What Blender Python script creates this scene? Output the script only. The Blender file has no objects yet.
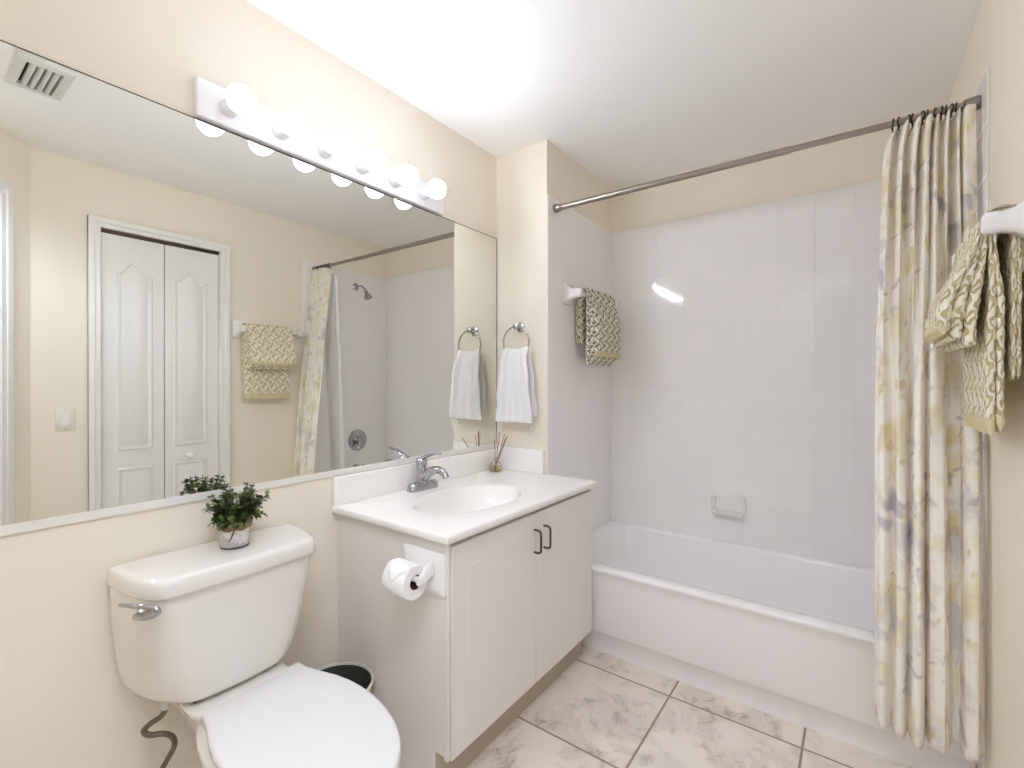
import bpy, bmesh, math, random
from mathutils import Vector, Matrix, noise

PI = math.pi
scene = bpy.context.scene
COL = scene.collection

# ------------------------------------------------------------------ camera
cam_data = bpy.data.cameras.new('camera')
cam = bpy.data.objects.new('camera', cam_data)
COL.objects.link(cam)
cam_data.sensor_width = 36.0
cam_data.lens = 470.45 / 1024 * 36.0
cam_data.clip_start = 0.02
cam.matrix_world = (Matrix.Translation((1.5298, -1.951, 1.2578)) @ Matrix.Rotation(0.6315, 4, 'Z')
                    @ Matrix.Rotation(PI / 2 - 0.0037, 4, 'X') @ Matrix.Rotation(0.0015, 4, 'Z'))
scene.camera = cam

# ------------------------------------------------------------------ world and exposure
BULB_STRENGTH = 78.0
WORLD_STRENGTH = 1.0
ENTRY_FILL = 46.0
HALL_FILL = 10.0
world = bpy.data.worlds.new('world')
scene.world = world
world.use_nodes = True
wb = world.node_tree.nodes['Background']
# fill added through the open doorway, stronger from above than from below
_tc = world.node_tree.nodes.new('ShaderNodeTexCoord')
_sx = world.node_tree.nodes.new('ShaderNodeSeparateXYZ')
_cr = world.node_tree.nodes.new('ShaderNodeValToRGB')
world.node_tree.links.new(_tc.outputs['Generated'], _sx.inputs[0])
world.node_tree.links.new(_sx.outputs['Z'], _cr.inputs['Fac'])
world.node_tree.links.new(_cr.outputs['Color'], wb.inputs['Color'])
_cr.color_ramp.elements[0].position = 0.0
_cr.color_ramp.elements[0].color = (0.32, 0.335, 0.37, 1)
_cr.color_ramp.elements[1].position = 0.6
_cr.color_ramp.elements[1].color = (0.89, 0.97, 1.14, 1)
wb.inputs['Strength'].default_value = WORLD_STRENGTH
# unseen fill spot added over the entry, behind the camera's left shoulder
cl = bpy.data.lights.new('entry_fill_spot', 'SPOT')
cl.energy = ENTRY_FILL
cl.color = (0.88, 0.97, 1.15)
cl.spot_size = math.radians(146)
cl.spot_blend = 0.55
cl.shadow_soft_size = 0.16
clo = bpy.data.objects.new('entry_fill_spot', cl)
COL.objects.link(clo)
clo.location = (1.13, -1.83, 2.42)
# unseen fill panel added just outside the doorway, for floor and tub
hl = bpy.data.lights.new('hall_fill_panel', 'AREA')
hl.shape = 'SQUARE'
hl.size = 0.55
hl.energy = HALL_FILL
hl.color = (0.93, 0.98, 1.07)
hlo = bpy.data.objects.new('hall_fill_panel', hl)
COL.objects.link(hlo)
hlo.location = (1.78, -2.32, 2.42)
vs = scene.view_settings
vs.view_transform = 'Standard'
vs.look = 'None'
vs.gamma = 1.0
vs.use_curve_mapping = False
vs.exposure = 0.31
cy = scene.cycles
cy.use_denoising = True
cy.max_bounces = 20
cy.diffuse_bounces = 16
cy.glossy_bounces = 8
cy.transmission_bounces = 8
cy.sample_clamp_indirect = 20.0
cy.caustics_reflective = True


# ------------------------------------------------------------------ node helpers
def lin(c):
    return tuple(((v / 255) / 12.92 if v / 255 <= 0.04045 else ((v / 255 + 0.055) / 1.055) ** 2.4) for v in c) + (1.0,)


class NT:
    def __init__(self, name):
        self.m = bpy.data.materials.new(name)
        self.m.use_nodes = True
        self.t = self.m.node_tree
        self.b = self.t.nodes['Principled BSDF']

    def n(self, typ, **kw):
        nd = self.t.nodes.new(typ)
        for k, v in kw.items():
            setattr(nd, k, v)
        return nd

    def link(self, a, b):
        self.t.links.new(a, b)

    def val(self, sock, v):
        if hasattr(v, 'is_linked') or isinstance(v, bpy.types.NodeSocket):
            self.link(v, sock)
        else:
            sock.default_value = v

    def math(self, op, a, b=None, c=None):
        nd = self.n('ShaderNodeMath', operation=op)
        self.val(nd.inputs[0], a)
        if b is not None:
            self.val(nd.inputs[1], b)
        if c is not None:
            self.val(nd.inputs[2], c)
        return nd.outputs[0]

    def mix(self, fac, a, b):
        nd = self.n('ShaderNodeMix', data_type='RGBA')
        self.val(nd.inputs['Factor'], fac)
        self.val(nd.inputs['A'], a)
        self.val(nd.inputs['B'], b)
        return nd.outputs['Result']

    def ramp(self, fac, lo, hi):
        nd = self.n('ShaderNodeMapRange', interpolation_type='SMOOTHSTEP')
        self.val(nd.inputs['Value'], fac)
        nd.inputs['From Min'].default_value = lo
        nd.inputs['From Max'].default_value = hi
        return nd.outputs['Result']

    def noise(self, vec, scale, detail=3, rough=0.55, dist=0.0):
        nd = self.n('ShaderNodeTexNoise')
        self.link(vec, nd.inputs['Vector'])
        nd.inputs['Scale'].default_value = scale
        nd.inputs['Detail'].default_value = detail
        nd.inputs['Roughness'].default_value = rough
        nd.inputs['Distortion'].default_value = dist
        return nd.outputs['Fac']

    def bump(self, h, strength=0.3, dist=0.002, normal=None):
        nd = self.n('ShaderNodeBump')
        nd.inputs['Strength'].default_value = strength
        nd.inputs['Distance'].default_value = dist
        self.link(h, nd.inputs['Height'])
        if normal is not None:
            self.link(normal, nd.inputs['Normal'])
        self.link(nd.outputs['Normal'], self.b.inputs['Normal'])
        return nd.outputs['Normal']

    def coord(self, which='Object'):
        return self.n('ShaderNodeTexCoord').outputs[which]

    def geo_pos(self):
        return self.n('ShaderNodeNewGeometry').outputs['Position']

    def sep(self, v):
        nd = self.n('ShaderNodeSeparateXYZ')
        self.link(v, nd.inputs[0])
        return nd.outputs

    def comb(self, x, y, z):
        nd = self.n('ShaderNodeCombineXYZ')
        for i, v in enumerate((x, y, z)):
            self.val(nd.inputs[i], v)
        return nd.outputs[0]


def simple(name, rgb, rough=0.5, metal=0.0, spec=0.5, bump=None, coat=0.0):
    k = NT(name)
    k.b.inputs['Base Color'].default_value = lin(rgb)
    k.b.inputs['Roughness'].default_value = rough
    k.b.inputs['Metallic'].default_value = metal
    k.b.inputs['Specular IOR Level'].default_value = spec
    k.b.inputs['Coat Weight'].default_value = coat
    if bump:
        scale, strength = bump
        k.bump(k.noise(k.coord('Object'), scale, 3), strength, 0.002)
    return k.m


def tile_mat(name, ua, va, pitch, u0, v0, gw, tile_rgb, grout_rgb, rough, tilt, marble=False):
    """square tiles from world-fixed surface coordinates, grout lines, each tile very slightly tilted"""
    k = NT(name)
    p = k.sep(k.geo_pos())
    cu = k.math('DIVIDE', k.math('SUBTRACT', p[ua], u0), pitch)
    cv = k.math('DIVIDE', k.math('SUBTRACT', p[va], v0), pitch)
    fu, fv = k.math('FRACT', cu), k.math('FRACT', cv)
    du = k.math('MINIMUM', fu, k.math('SUBTRACT', 1.0, fu))
    dv = k.math('MINIMUM', fv, k.math('SUBTRACT', 1.0, fv))
    d = k.math('MULTIPLY', k.math('MINIMUM', du, dv), pitch)
    mask = k.ramp(d, gw * 0.4, gw * 0.75)           # 0 grout, 1 tile
    cell = k.comb(k.math('FLOOR', cu), k.math('FLOOR', cv), 3.7)
    wn = k.n('ShaderNodeTexWhiteNoise', noise_dimensions='3D')
    k.link(cell, wn.inputs['Vector'])
    if marble:
        off = k.n('ShaderNodeVectorMath', operation='MULTIPLY_ADD')
        k.link(wn.outputs['Color'], off.inputs[0])
        off.inputs[1].default_value = (7, 7, 7)
        k.link(k.geo_pos(), off.inputs[2])
        v = off.outputs[0]
        n1 = k.noise(v, 4.2, 8, 0.66, 0.9)
        n2 = k.noise(v, 14.0, 6, 0.7, 0.6)
        n3 = k.noise(v, 1.6, 3, 0.5, 0.4)
        a = k.ramp(n1, 0.44, 0.60)
        b = k.ramp(n2, 0.48, 0.70)
        c = k.mix(k.math('MULTIPLY', a, k.math('MULTIPLY_ADD', b, 0.65, 0.22)), lin(tile_rgb), lin((126, 104, 86)))
        c = k.mix(k.math('MULTIPLY', k.ramp(n3, 0.42, 0.66), 0.45), c, lin((226, 220, 213)))
        colour = c
    else:
        vary = k.math('MULTIPLY', wn.outputs['Value'], 0.18)
        colour = k.mix(vary, lin(tile_rgb), lin(tuple(max(0, x - 8) for x in tile_rgb)))
    k.link(k.mix(mask, lin(grout_rgb), colour), k.b.inputs['Base Color'])
    k.link(k.math('MULTIPLY_ADD', k.math('SUBTRACT', 1.0, mask), 0.5, rough), k.b.inputs['Roughness'])
    k.b.inputs['Specular IOR Level'].default_value = 0.38
    sub = k.n('ShaderNodeVectorMath', operation='SUBTRACT')
    k.link(wn.outputs['Color'], sub.inputs[0])
    sub.inputs[1].default_value = (0.5, 0.5, 0.5)
    mad = k.n('ShaderNodeVectorMath', operation='MULTIPLY_ADD')
    k.link(sub.outputs[0], mad.inputs[0])
    mad.inputs[1].default_value = (tilt, tilt, tilt)
    k.link(k.n('ShaderNodeNewGeometry').outputs['Normal'], mad.inputs[2])
    nrm = k.n('ShaderNodeVectorMath', operation='NORMALIZE')
    k.link(mad.outputs[0], nrm.inputs[0])
    k.bump(mask, 0.35, 0.0008, nrm.outputs[0])
    return k.m


def damask_mat(name, pu, pv, cream, ground, strength=0.8):
    """carved terry: raised cream scrolls on an olive-tan ground"""
    k = NT(name)
    uv = k.coord('UV')
    nz = k.n('ShaderNodeTexNoise')
    k.link(uv, nz.inputs['Vector'])
    nz.inputs['Scale'].default_value = 22
    nz.inputs['Detail'].default_value = 2
    mad = k.n('ShaderNodeVectorMath', operation='MULTIPLY_ADD')
    k.link(nz.outputs['Color'], mad.inputs[0])
    mad.inputs[1].default_value = (0.018, 0.018, 0)
    k.link(uv, mad.inputs[2])
    s = k.sep(mad.outputs[0])
    a = k.math('COSINE', k.math('MULTIPLY', s[0], 2 * PI / pu))
    b = k.math('COSINE', k.math('MULTIPLY', s[1], 2 * PI / pv))
    g = k.math('ADD', a, b)
    c2 = k.math('MULTIPLY', k.math('SINE', k.math('MULTIPLY', s[0], 4 * PI / pu)),
                k.math('SINE', k.math('MULTIPLY', s[1], 4 * PI / pv)))
    h = k.math('SINE', k.math('ADD', k.math('MULTIPLY', g, 3.1), k.math('MULTIPLY', c2, 1.7)))
    m = k.ramp(h, -0.72, -0.05)
    fine = k.noise(uv, 520, 2)
    k.link(k.mix(m, lin(ground), lin(cream)), k.b.inputs['Base Color'])
    k.b.inputs['Roughness'].default_value = 0.95
    k.b.inputs['Specular IOR Level'].default_value = 0.15
    k.bump(k.math('ADD', m, k.math('MULTIPLY', fine, 0.35)), strength, 0.005)
    return k.m


def curtain_mat(name):
    k = NT(name)
    uv = k.coord('UV')
    nz = k.n('ShaderNodeTexNoise')
    k.link(uv, nz.inputs['Vector'])
    nz.inputs['Scale'].default_value = 9
    nz.inputs['Detail'].default_value = 3
    mad = k.n('ShaderNodeVectorMath', operation='MULTIPLY_ADD')
    k.link(nz.outputs['Color'], mad.inputs[0])
    mad.inputs[1].default_value = (0.10, 0.10, 0)
    k.link(uv, mad.inputs[2])
    s = k.sep(mad.outputs[0])

    def petals(rot, scale, sx, rnd, lo, hi, offs):
        c, sn = math.cos(rot), math.sin(rot)
        x = k.math('ADD', k.math('MULTIPLY', s[0], c * sx), k.math('MULTIPLY', s[1], -sn * sx))
        y = k.math('ADD', k.math('MULTIPLY', s[0], sn), k.math('MULTIPLY', s[1], c))
        vo = k.n('ShaderNodeTexVoronoi', feature='F1')
        k.link(k.comb(k.math('ADD', x, offs), y, offs), vo.inputs['Vector'])
        vo.inputs['Scale'].default_value = scale
        vo.inputs['Randomness'].default_value = rnd
        pick = k.sep(vo.outputs['Color'])[0]
        body = k.math('SUBTRACT', 1.0, k.ramp(vo.outputs['Distance'], lo, hi))
        return body, pick

    big = k.noise(uv, 3.4, 2)
    big2 = k.noise(k.comb(k.math('ADD', s[0], 5.1), s[1], 2.0), 3.8, 2)
    big3 = k.noise(k.comb(k.math('ADD', s[0], 9.4), s[1], 4.0), 4.4, 2)
    b1, p1 = petals(0.7, 6.5, 2.0, 1.0, 0.28, 0.44, 0.0)
    b2, p2 = petals(-0.8, 7.5, 2.1, 1.0, 0.26, 0.42, 3.3)
    b3, p3 = petals(0.3, 13, 2.0, 1.0, 0.24, 0.36, 7.7)
    cream = lin((243, 239, 232))
    wash = k.noise(k.comb(k.math('MULTIPLY', s[0], 1.6), s[1], 6.0), 5.5, 4, 0.6)
    wash2 = k.noise(k.comb(k.math('MULTIPLY', s[0], 1.6), s[1], 11.0), 6.5, 4, 0.6)
    cols = k.mix(k.math('MULTIPLY', k.ramp(wash, 0.50, 0.66), 0.7), cream, lin((232, 222, 186)))
    cols = k.mix(k.math('MULTIPLY', k.ramp(wash2, 0.52, 0.66), 0.7), cols, lin((206, 202, 204)))
    cols = k.mix(k.math('MULTIPLY', k.math('MULTIPLY', b1, k.ramp(big, 0.42, 0.56)), 0.70), cols, lin((222, 208, 160)))
    cols = k.mix(k.math('MULTIPLY', k.math('MULTIPLY', b2, k.ramp(big2, 0.47, 0.58)), 0.75), cols, lin((186, 182, 185)))
    cols = k.mix(k.math('MULTIPLY', k.math('MULTIPLY', b3, k.ramp(big3, 0.50, 0.60)), 0.65), cols, lin((208, 190, 130)))
    b4, p4 = petals(1.2, 15, 2.3, 1.0, 0.18, 0.34, 1.7)
    cols = k.mix(k.math('MULTIPLY', k.math('MULTIPLY', b4, k.ramp(k.math('SUBTRACT', 1.0, big3), 0.52, 0.62)), 0.5), cols, lin((166, 162, 166)))
    k.link(cols, k.b.inputs['Base Color'])
    k.b.inputs['Roughness'].default_value = 0.85
    k.b.inputs['Specular IOR Level'].default_value = 0.2
    k.b.inputs['Sheen Weight'].default_value = 0.1
    k.bump(k.noise(uv, 700, 1), 0.15, 0.001)
    return k.m


def emit_mat(name, rgb, strength):
    k = NT(name)
    k.b.inputs['Base Color'].default_value = (0.9, 0.9, 0.9, 1)
    k.b.inputs['Emission Color'].default_value = rgb + (1,)
    # globe bulb: socket-side emission cut down so the plate behind does not burn out
    nx = k.sep(k.coord('Normal'))[0]
    k.link(k.math('MULTIPLY_ADD', k.ramp(nx, 0.1, 0.85), strength - 1.4, 1.4), k.b.inputs['Emission Strength'])
    return k.m


def glass_mat(name, rgb, rough=0.0):
    k = NT(name)
    k.b.inputs['Base Color'].default_value = lin(rgb)
    k.b.inputs['Transmission Weight'].default_value = 1.0
    k.b.inputs['Roughness'].default_value = rough
    k.b.inputs['IOR'].default_value = 1.45
    return k.m


WALL_RGB = (238, 230, 215)
M = {}
M['paint'] = simple('cream_wall_paint', WALL_RGB, 0.7, spec=0.25, bump=(260, 0.06))
M['ceiling'] = simple('white_ceiling_paint', (246, 245, 243), 0.85, spec=0.2, bump=(200, 0.05))
M['trim'] = simple('white_trim_paint', (236, 235, 232), 0.35)
M['door'] = simple('white_door_paint', (233, 232, 229), 0.45)
M['cabinet'] = simple('white_cabinet_paint', (232, 227, 221), 0.38, bump=(150, 0.03))
M['kick'] = simple('shaded_toe_kick', (180, 166, 150), 0.6)  # white board, the shade under the doors put into its colour
M['dark'] = simple('dark_gap', (40, 36, 32), 0.9)  # near-black, stands in for shade inside the closet and vent
M['porcelain'] = simple('white_porcelain', (229, 225, 218), 0.09, coat=0.3)
M['seatplastic'] = simple('white_seat_plastic', (230, 229, 228), 0.22)
M['ceramic'] = simple('white_ceramic', (240, 238, 236), 0.1, coat=0.3)
M['acrylic'] = simple('white_tub_enamel', (244, 242, 241), 0.14)
M['marble'] = simple('white_cultured_marble', (247, 244, 240), 0.16)
M['chrome'] = simple('chrome', (184, 184, 187), 0.07, metal=1.0)
M['nickel'] = simple('brushed_nickel', (158, 150, 142), 0.28, metal=1.0)
M['pewter'] = simple('dark_pewter', (104, 94, 84), 0.35, metal=1.0)
M['bronze'] = simple('dark_bronze', (78, 66, 56), 0.35, metal=1.0)
M['braid'] = simple('braided_hose', (118, 108, 92), 0.45, metal=0.7, bump=(900, 0.6))
M['fixture'] = simple('white_fixture_enamel', (240, 239, 240), 0.25)
M['bulb'] = emit_mat('lit_bulb_glass', (0.90, 0.97, 1.13), BULB_STRENGTH)
M['whitetowel'] = simple('white_terry', (244, 243, 244), 0.95, spec=0.15, bump=(420, 0.9))
M['tag'] = simple('care_tag_satin', (225, 222, 220), 0.5)
M['tagprint'] = simple('care_tag_print', (60, 58, 58), 0.7)
M['paper'] = simple('toilet_tissue', (244, 243, 242), 0.9, spec=0.15, bump=(300, 0.25))
M['card'] = simple('brown_cardboard', (96, 66, 46), 0.9)
M['binplastic'] = simple('dark_bin_inside', (56, 59, 52), 0.55)
M['binrim'] = simple('pale_bin_shell', (214, 212, 200), 0.35)
M['leaf'] = simple('boxwood_leaf', (58, 78, 38), 0.45)
M['leafpale'] = simple('young_boxwood_leaf', (104, 120, 58), 0.45)
M['stem'] = simple('plant_stem', (92, 84, 54), 0.7)
M['soil'] = simple('dark_moss', (40, 42, 28), 0.95)
M['burlap'] = simple('burlap_band', (168, 140, 108), 0.95, bump=(600, 0.8))
M['twine'] = simple('jute_twine', (142, 108, 80), 0.95, bump=(700, 0.6))
M['reed'] = simple('brown_reed', (132, 84, 58), 0.8)
M['glass'] = glass_mat('clear_bottle_glass', (252, 250, 246))
M['oil'] = glass_mat('amber_scent_oil', (252, 226, 150))
M['switch'] = simple('ivory_switch_plastic', (236, 232, 222), 0.35)
M['liner'] = simple('white_liner_vinyl', (236, 235, 234), 0.35)
M['vent'] = simple('white_vent_metal', (214, 212, 206), 0.45)
M['channel'] = simple('satin_mirror_channel', (232, 228, 222), 0.3)
M['edge'] = simple('dark_mirror_edge', (70, 64, 56), 0.5)
M['hem'] = simple('tan_towel_hem', (214, 202, 162), 0.9, spec=0.2, bump=(300, 0.4))
M['damask'] = damask_mat('carved_damask_terry', 0.060, 0.072, (240, 234, 214), (196, 180, 132))
M['damasksmall'] = damask_mat('small_carved_damask_terry', 0.070, 0.052, (240, 236, 222), (122, 108, 72))
M['curtain'] = curtain_mat('floral_curtain_cloth')
M['tileback'] = tile_mat('white_wall_tile_back', 0, 2, 0.1553, 0.591, 2.175, 0.0032, (243, 241, 240), (235, 231, 229), 0.07, 0.012)
M['tileside'] = tile_mat('white_wall_tile_side', 1, 2, 0.1553, -0.031, 2.175, 0.0032, (243, 241, 240), (235, 231, 229), 0.07, 0.012)
M['floor'] = tile_mat('floor_tile_travertine', 0, 1, 0.4545, 0.4755, -0.058, 0.007, (236, 226, 215), (152, 138, 122), 0.28, 0.004, marble=True)
# mottled white-wash for the little tin pot
_k = NT('whitewashed_tin')
_n = _k.noise(_k.coord('Object'), 38, 5, 0.7)
_k.link(_k.mix(_k.ramp(_n, 0.38, 0.62), lin((236, 235, 232)), lin((188, 186, 180))), _k.b.inputs['Base Color'])
_k.b.inputs['Roughness'].default_value = 0.5
M['pot'] = _k.m
# mirror glass: a silvered pane, slightly green-grey
_k = NT('silvered_glass')
_k.b.inputs['Base Color'].default_value = (0.84, 0.84, 0.79, 1)
_k.b.inputs['Metallic'].default_value = 1.0
_k.b.inputs['Roughness'].default_value = 0.0
M['mirror'] = _k.m

# ------------------------------------------------------------------ object helpers
ORIGIN = {}


def thing(name, label, cat, loc=(0, 0, 0), group=None):
    o = bpy.data.objects.new(name, None)
    o.empty_display_size = 0.05
    COL.objects.link(o)
    o.location = loc
    o['label'] = label
    o['category'] = cat
    if group:
        o['group'] = group
    ORIGIN[o.name] = Vector(loc)
    return o


def tag(o, label, cat, group=None):
    o['label'] = label
    o['category'] = cat
    if group:
        o['group'] = group
    return o


def obj(name, bm, mat, parent=None, smooth=False, bevel=0.0, segs=3, subsurf=0, kind=None, label=None, angle=35, origin=None):
    """links a bmesh given in world coordinates as ONE mesh object"""
    bmesh.ops.recalc_face_normals(bm, faces=bm.faces)
    me = bpy.data.meshes.new(name)
    base = ORIGIN[parent.name] if parent is not None else Vector(origin or (0, 0, 0))
    bmesh.ops.translate(bm, verts=bm.verts, vec=-base)
    bm.to_mesh(me)
    bm.free()
    mats = mat if isinstance(mat, (list, tuple)) else [mat]
    for m in mats:
        me.materials.append(m)
    o = bpy.data.objects.new(name, me)
    COL.objects.link(o)
    if parent is not None:
        o.parent = parent
    else:
        o.location = base
    ORIGIN[o.name] = base
    if bevel:
        b = o.modifiers.new('bevel', 'BEVEL')
        b.width = bevel
        b.segments = segs
        b.limit_method = 'ANGLE'
        b.angle_limit = math.radians(40)
        b.harden_normals = False
        smooth = True
    if subsurf:
        s = o.modifiers.new('subsurf', 'SUBSURF')
        s.levels = s.render_levels = subsurf
    if smooth:
        for p in me.polygons:
            p.use_smooth = True
        if not subsurf and angle < 180:
            try:
                me.set_sharp_from_angle(angle=math.radians(angle))
            except Exception:
                pass
    if kind:
        o['kind'] = kind
    if label:
        o['label'] = label
    return o


def struct(name, bm, mat, parent=None, **kw):
    o = obj(name, bm, mat, parent, **kw)
    if parent is None:
        o['kind'] = 'structure'
    return o


def B():
    return bmesh.new()


def box(bm, x0, x1, y0, y1, z0, z1):
    v = [bm.verts.new(p) for p in ((x0, y0, z0), (x1, y0, z0), (x1, y1, z0), (x0, y1, z0),
                                   (x0, y0, z1), (x1, y0, z1), (x1, y1, z1), (x0, y1, z1))]
    for f in ((0, 3, 2, 1), (4, 5, 6, 7), (0, 1, 5, 4), (1, 2, 6, 5), (2, 3, 7, 6), (3, 0, 4, 7)):
        bm.faces.new([v[i] for i in f])
    return v


def boxb(*a):
    bm = B()
    box(bm, *a)
    return bm


def loft(bm, rings, cap0=True, cap1=True, closed=False, mi=0):
    vs_ = [[bm.verts.new(p) for p in r] for r in rings]
    n = len(rings[0])
    m = len(rings)
    for i in range(m if closed else m - 1):
        a, b = vs_[i], vs_[(i + 1) % m]
        for j in range(n):
            f = bm.faces.new((a[j], a[(j + 1) % n], b[(j + 1) % n], b[j]))
            f.material_index = mi
    if not closed:
        if cap0:
            bm.faces.new(list(reversed(vs_[0]))).material_index = mi
        if cap1:
            bm.faces.new(vs_[-1]).material_index = mi
    return vs_


def frames(pts, closed=False):
    P = [Vector(p) for p in pts]
    n = len(P)
    T = []
    for i in range(n):
        if closed:
            d = P[(i + 1) % n] - P[i - 1]
        else:
            d = P[min(i + 1, n - 1)] - P[max(i - 1, 0)]
        T.append(d.normalized())
    u = T[0].orthogonal().normalized()
    out = []
    for i in range(n):
        u = (u - T[i] * u.dot(T[i])).normalized()
        out.append((P[i], u.copy(), T[i].cross(u)))
    return out


def tube(bm, pts, r, segs=12, closed=False, mi=0):
    fr = frames(pts, closed)
    rings = []
    for i, (p, u, v) in enumerate(fr):
        rr = r[i] if isinstance(r, (list, tuple)) else r
        rings.append([p + (u * math.cos(2 * PI * j / segs) + v * math.sin(2 * PI * j / segs)) * rr for j in range(segs)])
    return loft(bm, rings, closed=closed, mi=mi)


def lathe(bm, prof, origin, axis='Z', segs=32, mi=0):
    """prof: list of (radius, height along axis)"""
    o = Vector(origin)
    if isinstance(axis, str):
        ax = {'X': Vector((1, 0, 0)), 'Y': Vector((0, 1, 0)), 'Z': Vector((0, 0, 1))}[axis]
    else:
        ax = Vector(axis).normalized()
    u = ax.orthogonal().normalized()
    v = ax.cross(u)
    rings = [[o + ax * h + (u * math.cos(2 * PI * j / segs) + v * math.sin(2 * PI * j / segs)) * max(r, 1e-5) for j in range(segs)] for r, h in prof]
    return loft(bm, rings, mi=mi)


def bez(p0, p1, p2, p3, n=12):
    p0, p1, p2, p3 = map(Vector, (p0, p1, p2, p3))
    out = []
    for i in range(n + 1):
        t = i / n
        out.append(p0 * (1 - t) ** 3 + p1 * 3 * t * (1 - t) ** 2 + p2 * 3 * t * t * (1 - t) + p3 * t ** 3)
    return out


def spline(pts, n=8):
    """Catmull-Rom through the points"""
    P = [Vector(p) for p in pts]
    P = [P[0] * 2 - P[1]] + P + [P[-1] * 2 - P[-2]]
    out = []
    for i in range(1, len(P) - 2):
        a, b, c, d = P[i - 1:i + 3]
        for j in range(n):
            t = j / n
            out.append(0.5 * ((2 * b) + (c - a) * t + (2 * a - 5 * b + 4 * c - d) * t * t + (3 * b - a - 3 * c + d) * t ** 3))
    out.append(P[-2])
    return out


def interp(tab, z):
    for (z0, v0), (z1, v1) in zip(tab, tab[1:]):
        if z <= z1:
            t = (z - z0) / (z1 - z0)
            return v0 + (v1 - v0) * max(0.0, t)
    return tab[-1][1]


def rrect(w, h, r, n=6):
    """rounded rectangle outline, centred, counter-clockwise"""
    out = []
    for cx, cy_, a0 in ((w / 2 - r, h / 2 - r, 0), (-w / 2 + r, h / 2 - r, PI / 2), (-w / 2 + r, -h / 2 + r, PI), (w / 2 - r, -h / 2 + r, 1.5 * PI)):
        for i in range(n + 1):
            a = a0 + (PI / 2) * i / n
            out.append((cx + r * math.cos(a), cy_ + r * math.sin(a)))
    return out


def inset(poly, d):
    """insets a counter-clockwise 2-D polygon"""
    n = len(poly)
    out = []
    for i in range(n):
        p0, p1, p2 = Vector(poly[i - 1]), Vector(poly[i]), Vector(poly[(i + 1) % n])
        e1, e2 = (p1 - p0).normalized(), (p2 - p1).normalized()
        n1, n2 = Vector((-e1.y, e1.x)), Vector((-e2.y, e2.x))
        b = (n1 + n2)
        b = b / max(0.3, b.length_squared / 2)
        out.append((p1.x + b.x * d, p1.y + b.y * d))
    return out


def raised_panel(bm, poly, to3, steps):
    """moulded panel: rings of the outline at (inset, height); to3 maps (u, v, h) to a point"""
    rings = []
    for d, h in steps:
        q = inset(poly, d) if d else poly
        rings.append([to3(u, v, h) for u, v in q])
    loft(bm, rings, cap0=False, cap1=True)


# ================================================================== THE ROOM
XR, YB, H = 1.84, 0.745, 2.44
XW = 0.317            # face of the tiled side of the wing wall
TT = 2.175            # top of the wall tile
struct('floor', boxb(-0.12, 3.0, -3.3, 0.9, -0.06, 0.0), M['floor'])
struct('ceiling', boxb(-0.12, 2.1, -2.5, 0.9, H, H + 0.06), M['ceiling'])
struct('wall_left', boxb(-0.12, 0.0, -2.5, 0.9, 0, H), M['paint'])
wing = struct('wall_wing', boxb(0.0, XW - 0.006, 0.0, 0.9, 0, H), M['paint'])
struct('tile_surround', boxb(XW - 0.006, XW, 0.002, YB + 0.006, 0.40, TT), M['tileside'], wing, bevel=0.002, segs=2)
wback = struct('wall_back', boxb(XW - 0.006, XR + 0.12, YB + 0.006, 0.9, 0, H), M['paint'])
struct('tile_surround', boxb(XW, XR - 0.006, YB, YB + 0.006, 0.40, TT), M['tileback'], wback, bevel=0.002, segs=2)
# right wall with the closet opening
CY0, CY1, CZ = -1.199, -0.592, 2.108
bm = B()
AY = -1.47
box(bm, XR, XR + 0.12, CY1, 0.9, 0, H)
box(bm, XR, XR + 0.12, AY - 0.12, CY0, 0, H)
box(bm, XR, XR + 0.12, CY0, CY1, CZ, H)
wright = struct('wall_right', bm, M['paint'])
struct('tile_surround', boxb(XR - 0.006, XR, -0.031, YB + 0.006, 0.0, TT), M['tileside'], wright, bevel=0.002, segs=2)
# closet interior behind the bifold leaves, its shade put into the near-black colour
bm = B()
box(bm, XR + 0.13, XR + 0.15, CY0 - 0.05, CY1 + 0.05, 0, H)
box(bm, XR + 0.12, XR + 0.13, CY0 - 0.06, CY0 - 0.05, 0, H)
box(bm, XR + 0.12, XR + 0.13, CY1 + 0.05, CY1 + 0.06, 0, H)
struct('wall_closet', bm, M['dark'])


def casing(bm, y0, y1, ztop, wdt, to):
    """mitred flat casing with a raised outer band; to(y, z, h) maps to a point"""
    for prof0, prof1, hgt in ((0.0, wdt, 0.012), (wdt * 0.45, wdt, 0.018)):
        a = [(y0 - prof0, 0), (y0 - prof0, ztop + prof0), (y1 + prof0, ztop + prof0), (y1 + prof0, 0)]
        b = [(y0 - prof1, 0), (y0 - prof1, ztop + prof1), (y1 + prof1, ztop + prof1), (y1 + prof1, 0)]
        for i in range(3):
            q = [a[i], a[i + 1], b[i + 1], b[i]]
            lo = [bm.verts.new(to(y, z, 0.0)) for y, z in q]
            hi = [bm.verts.new(to(y, z, hgt)) for y, z in q]
            bm.faces.new(hi)
            for j in range(4):
                bm.faces.new((lo[j], lo[(j + 1) % 4], hi[(j + 1) % 4], hi[j]))


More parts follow.
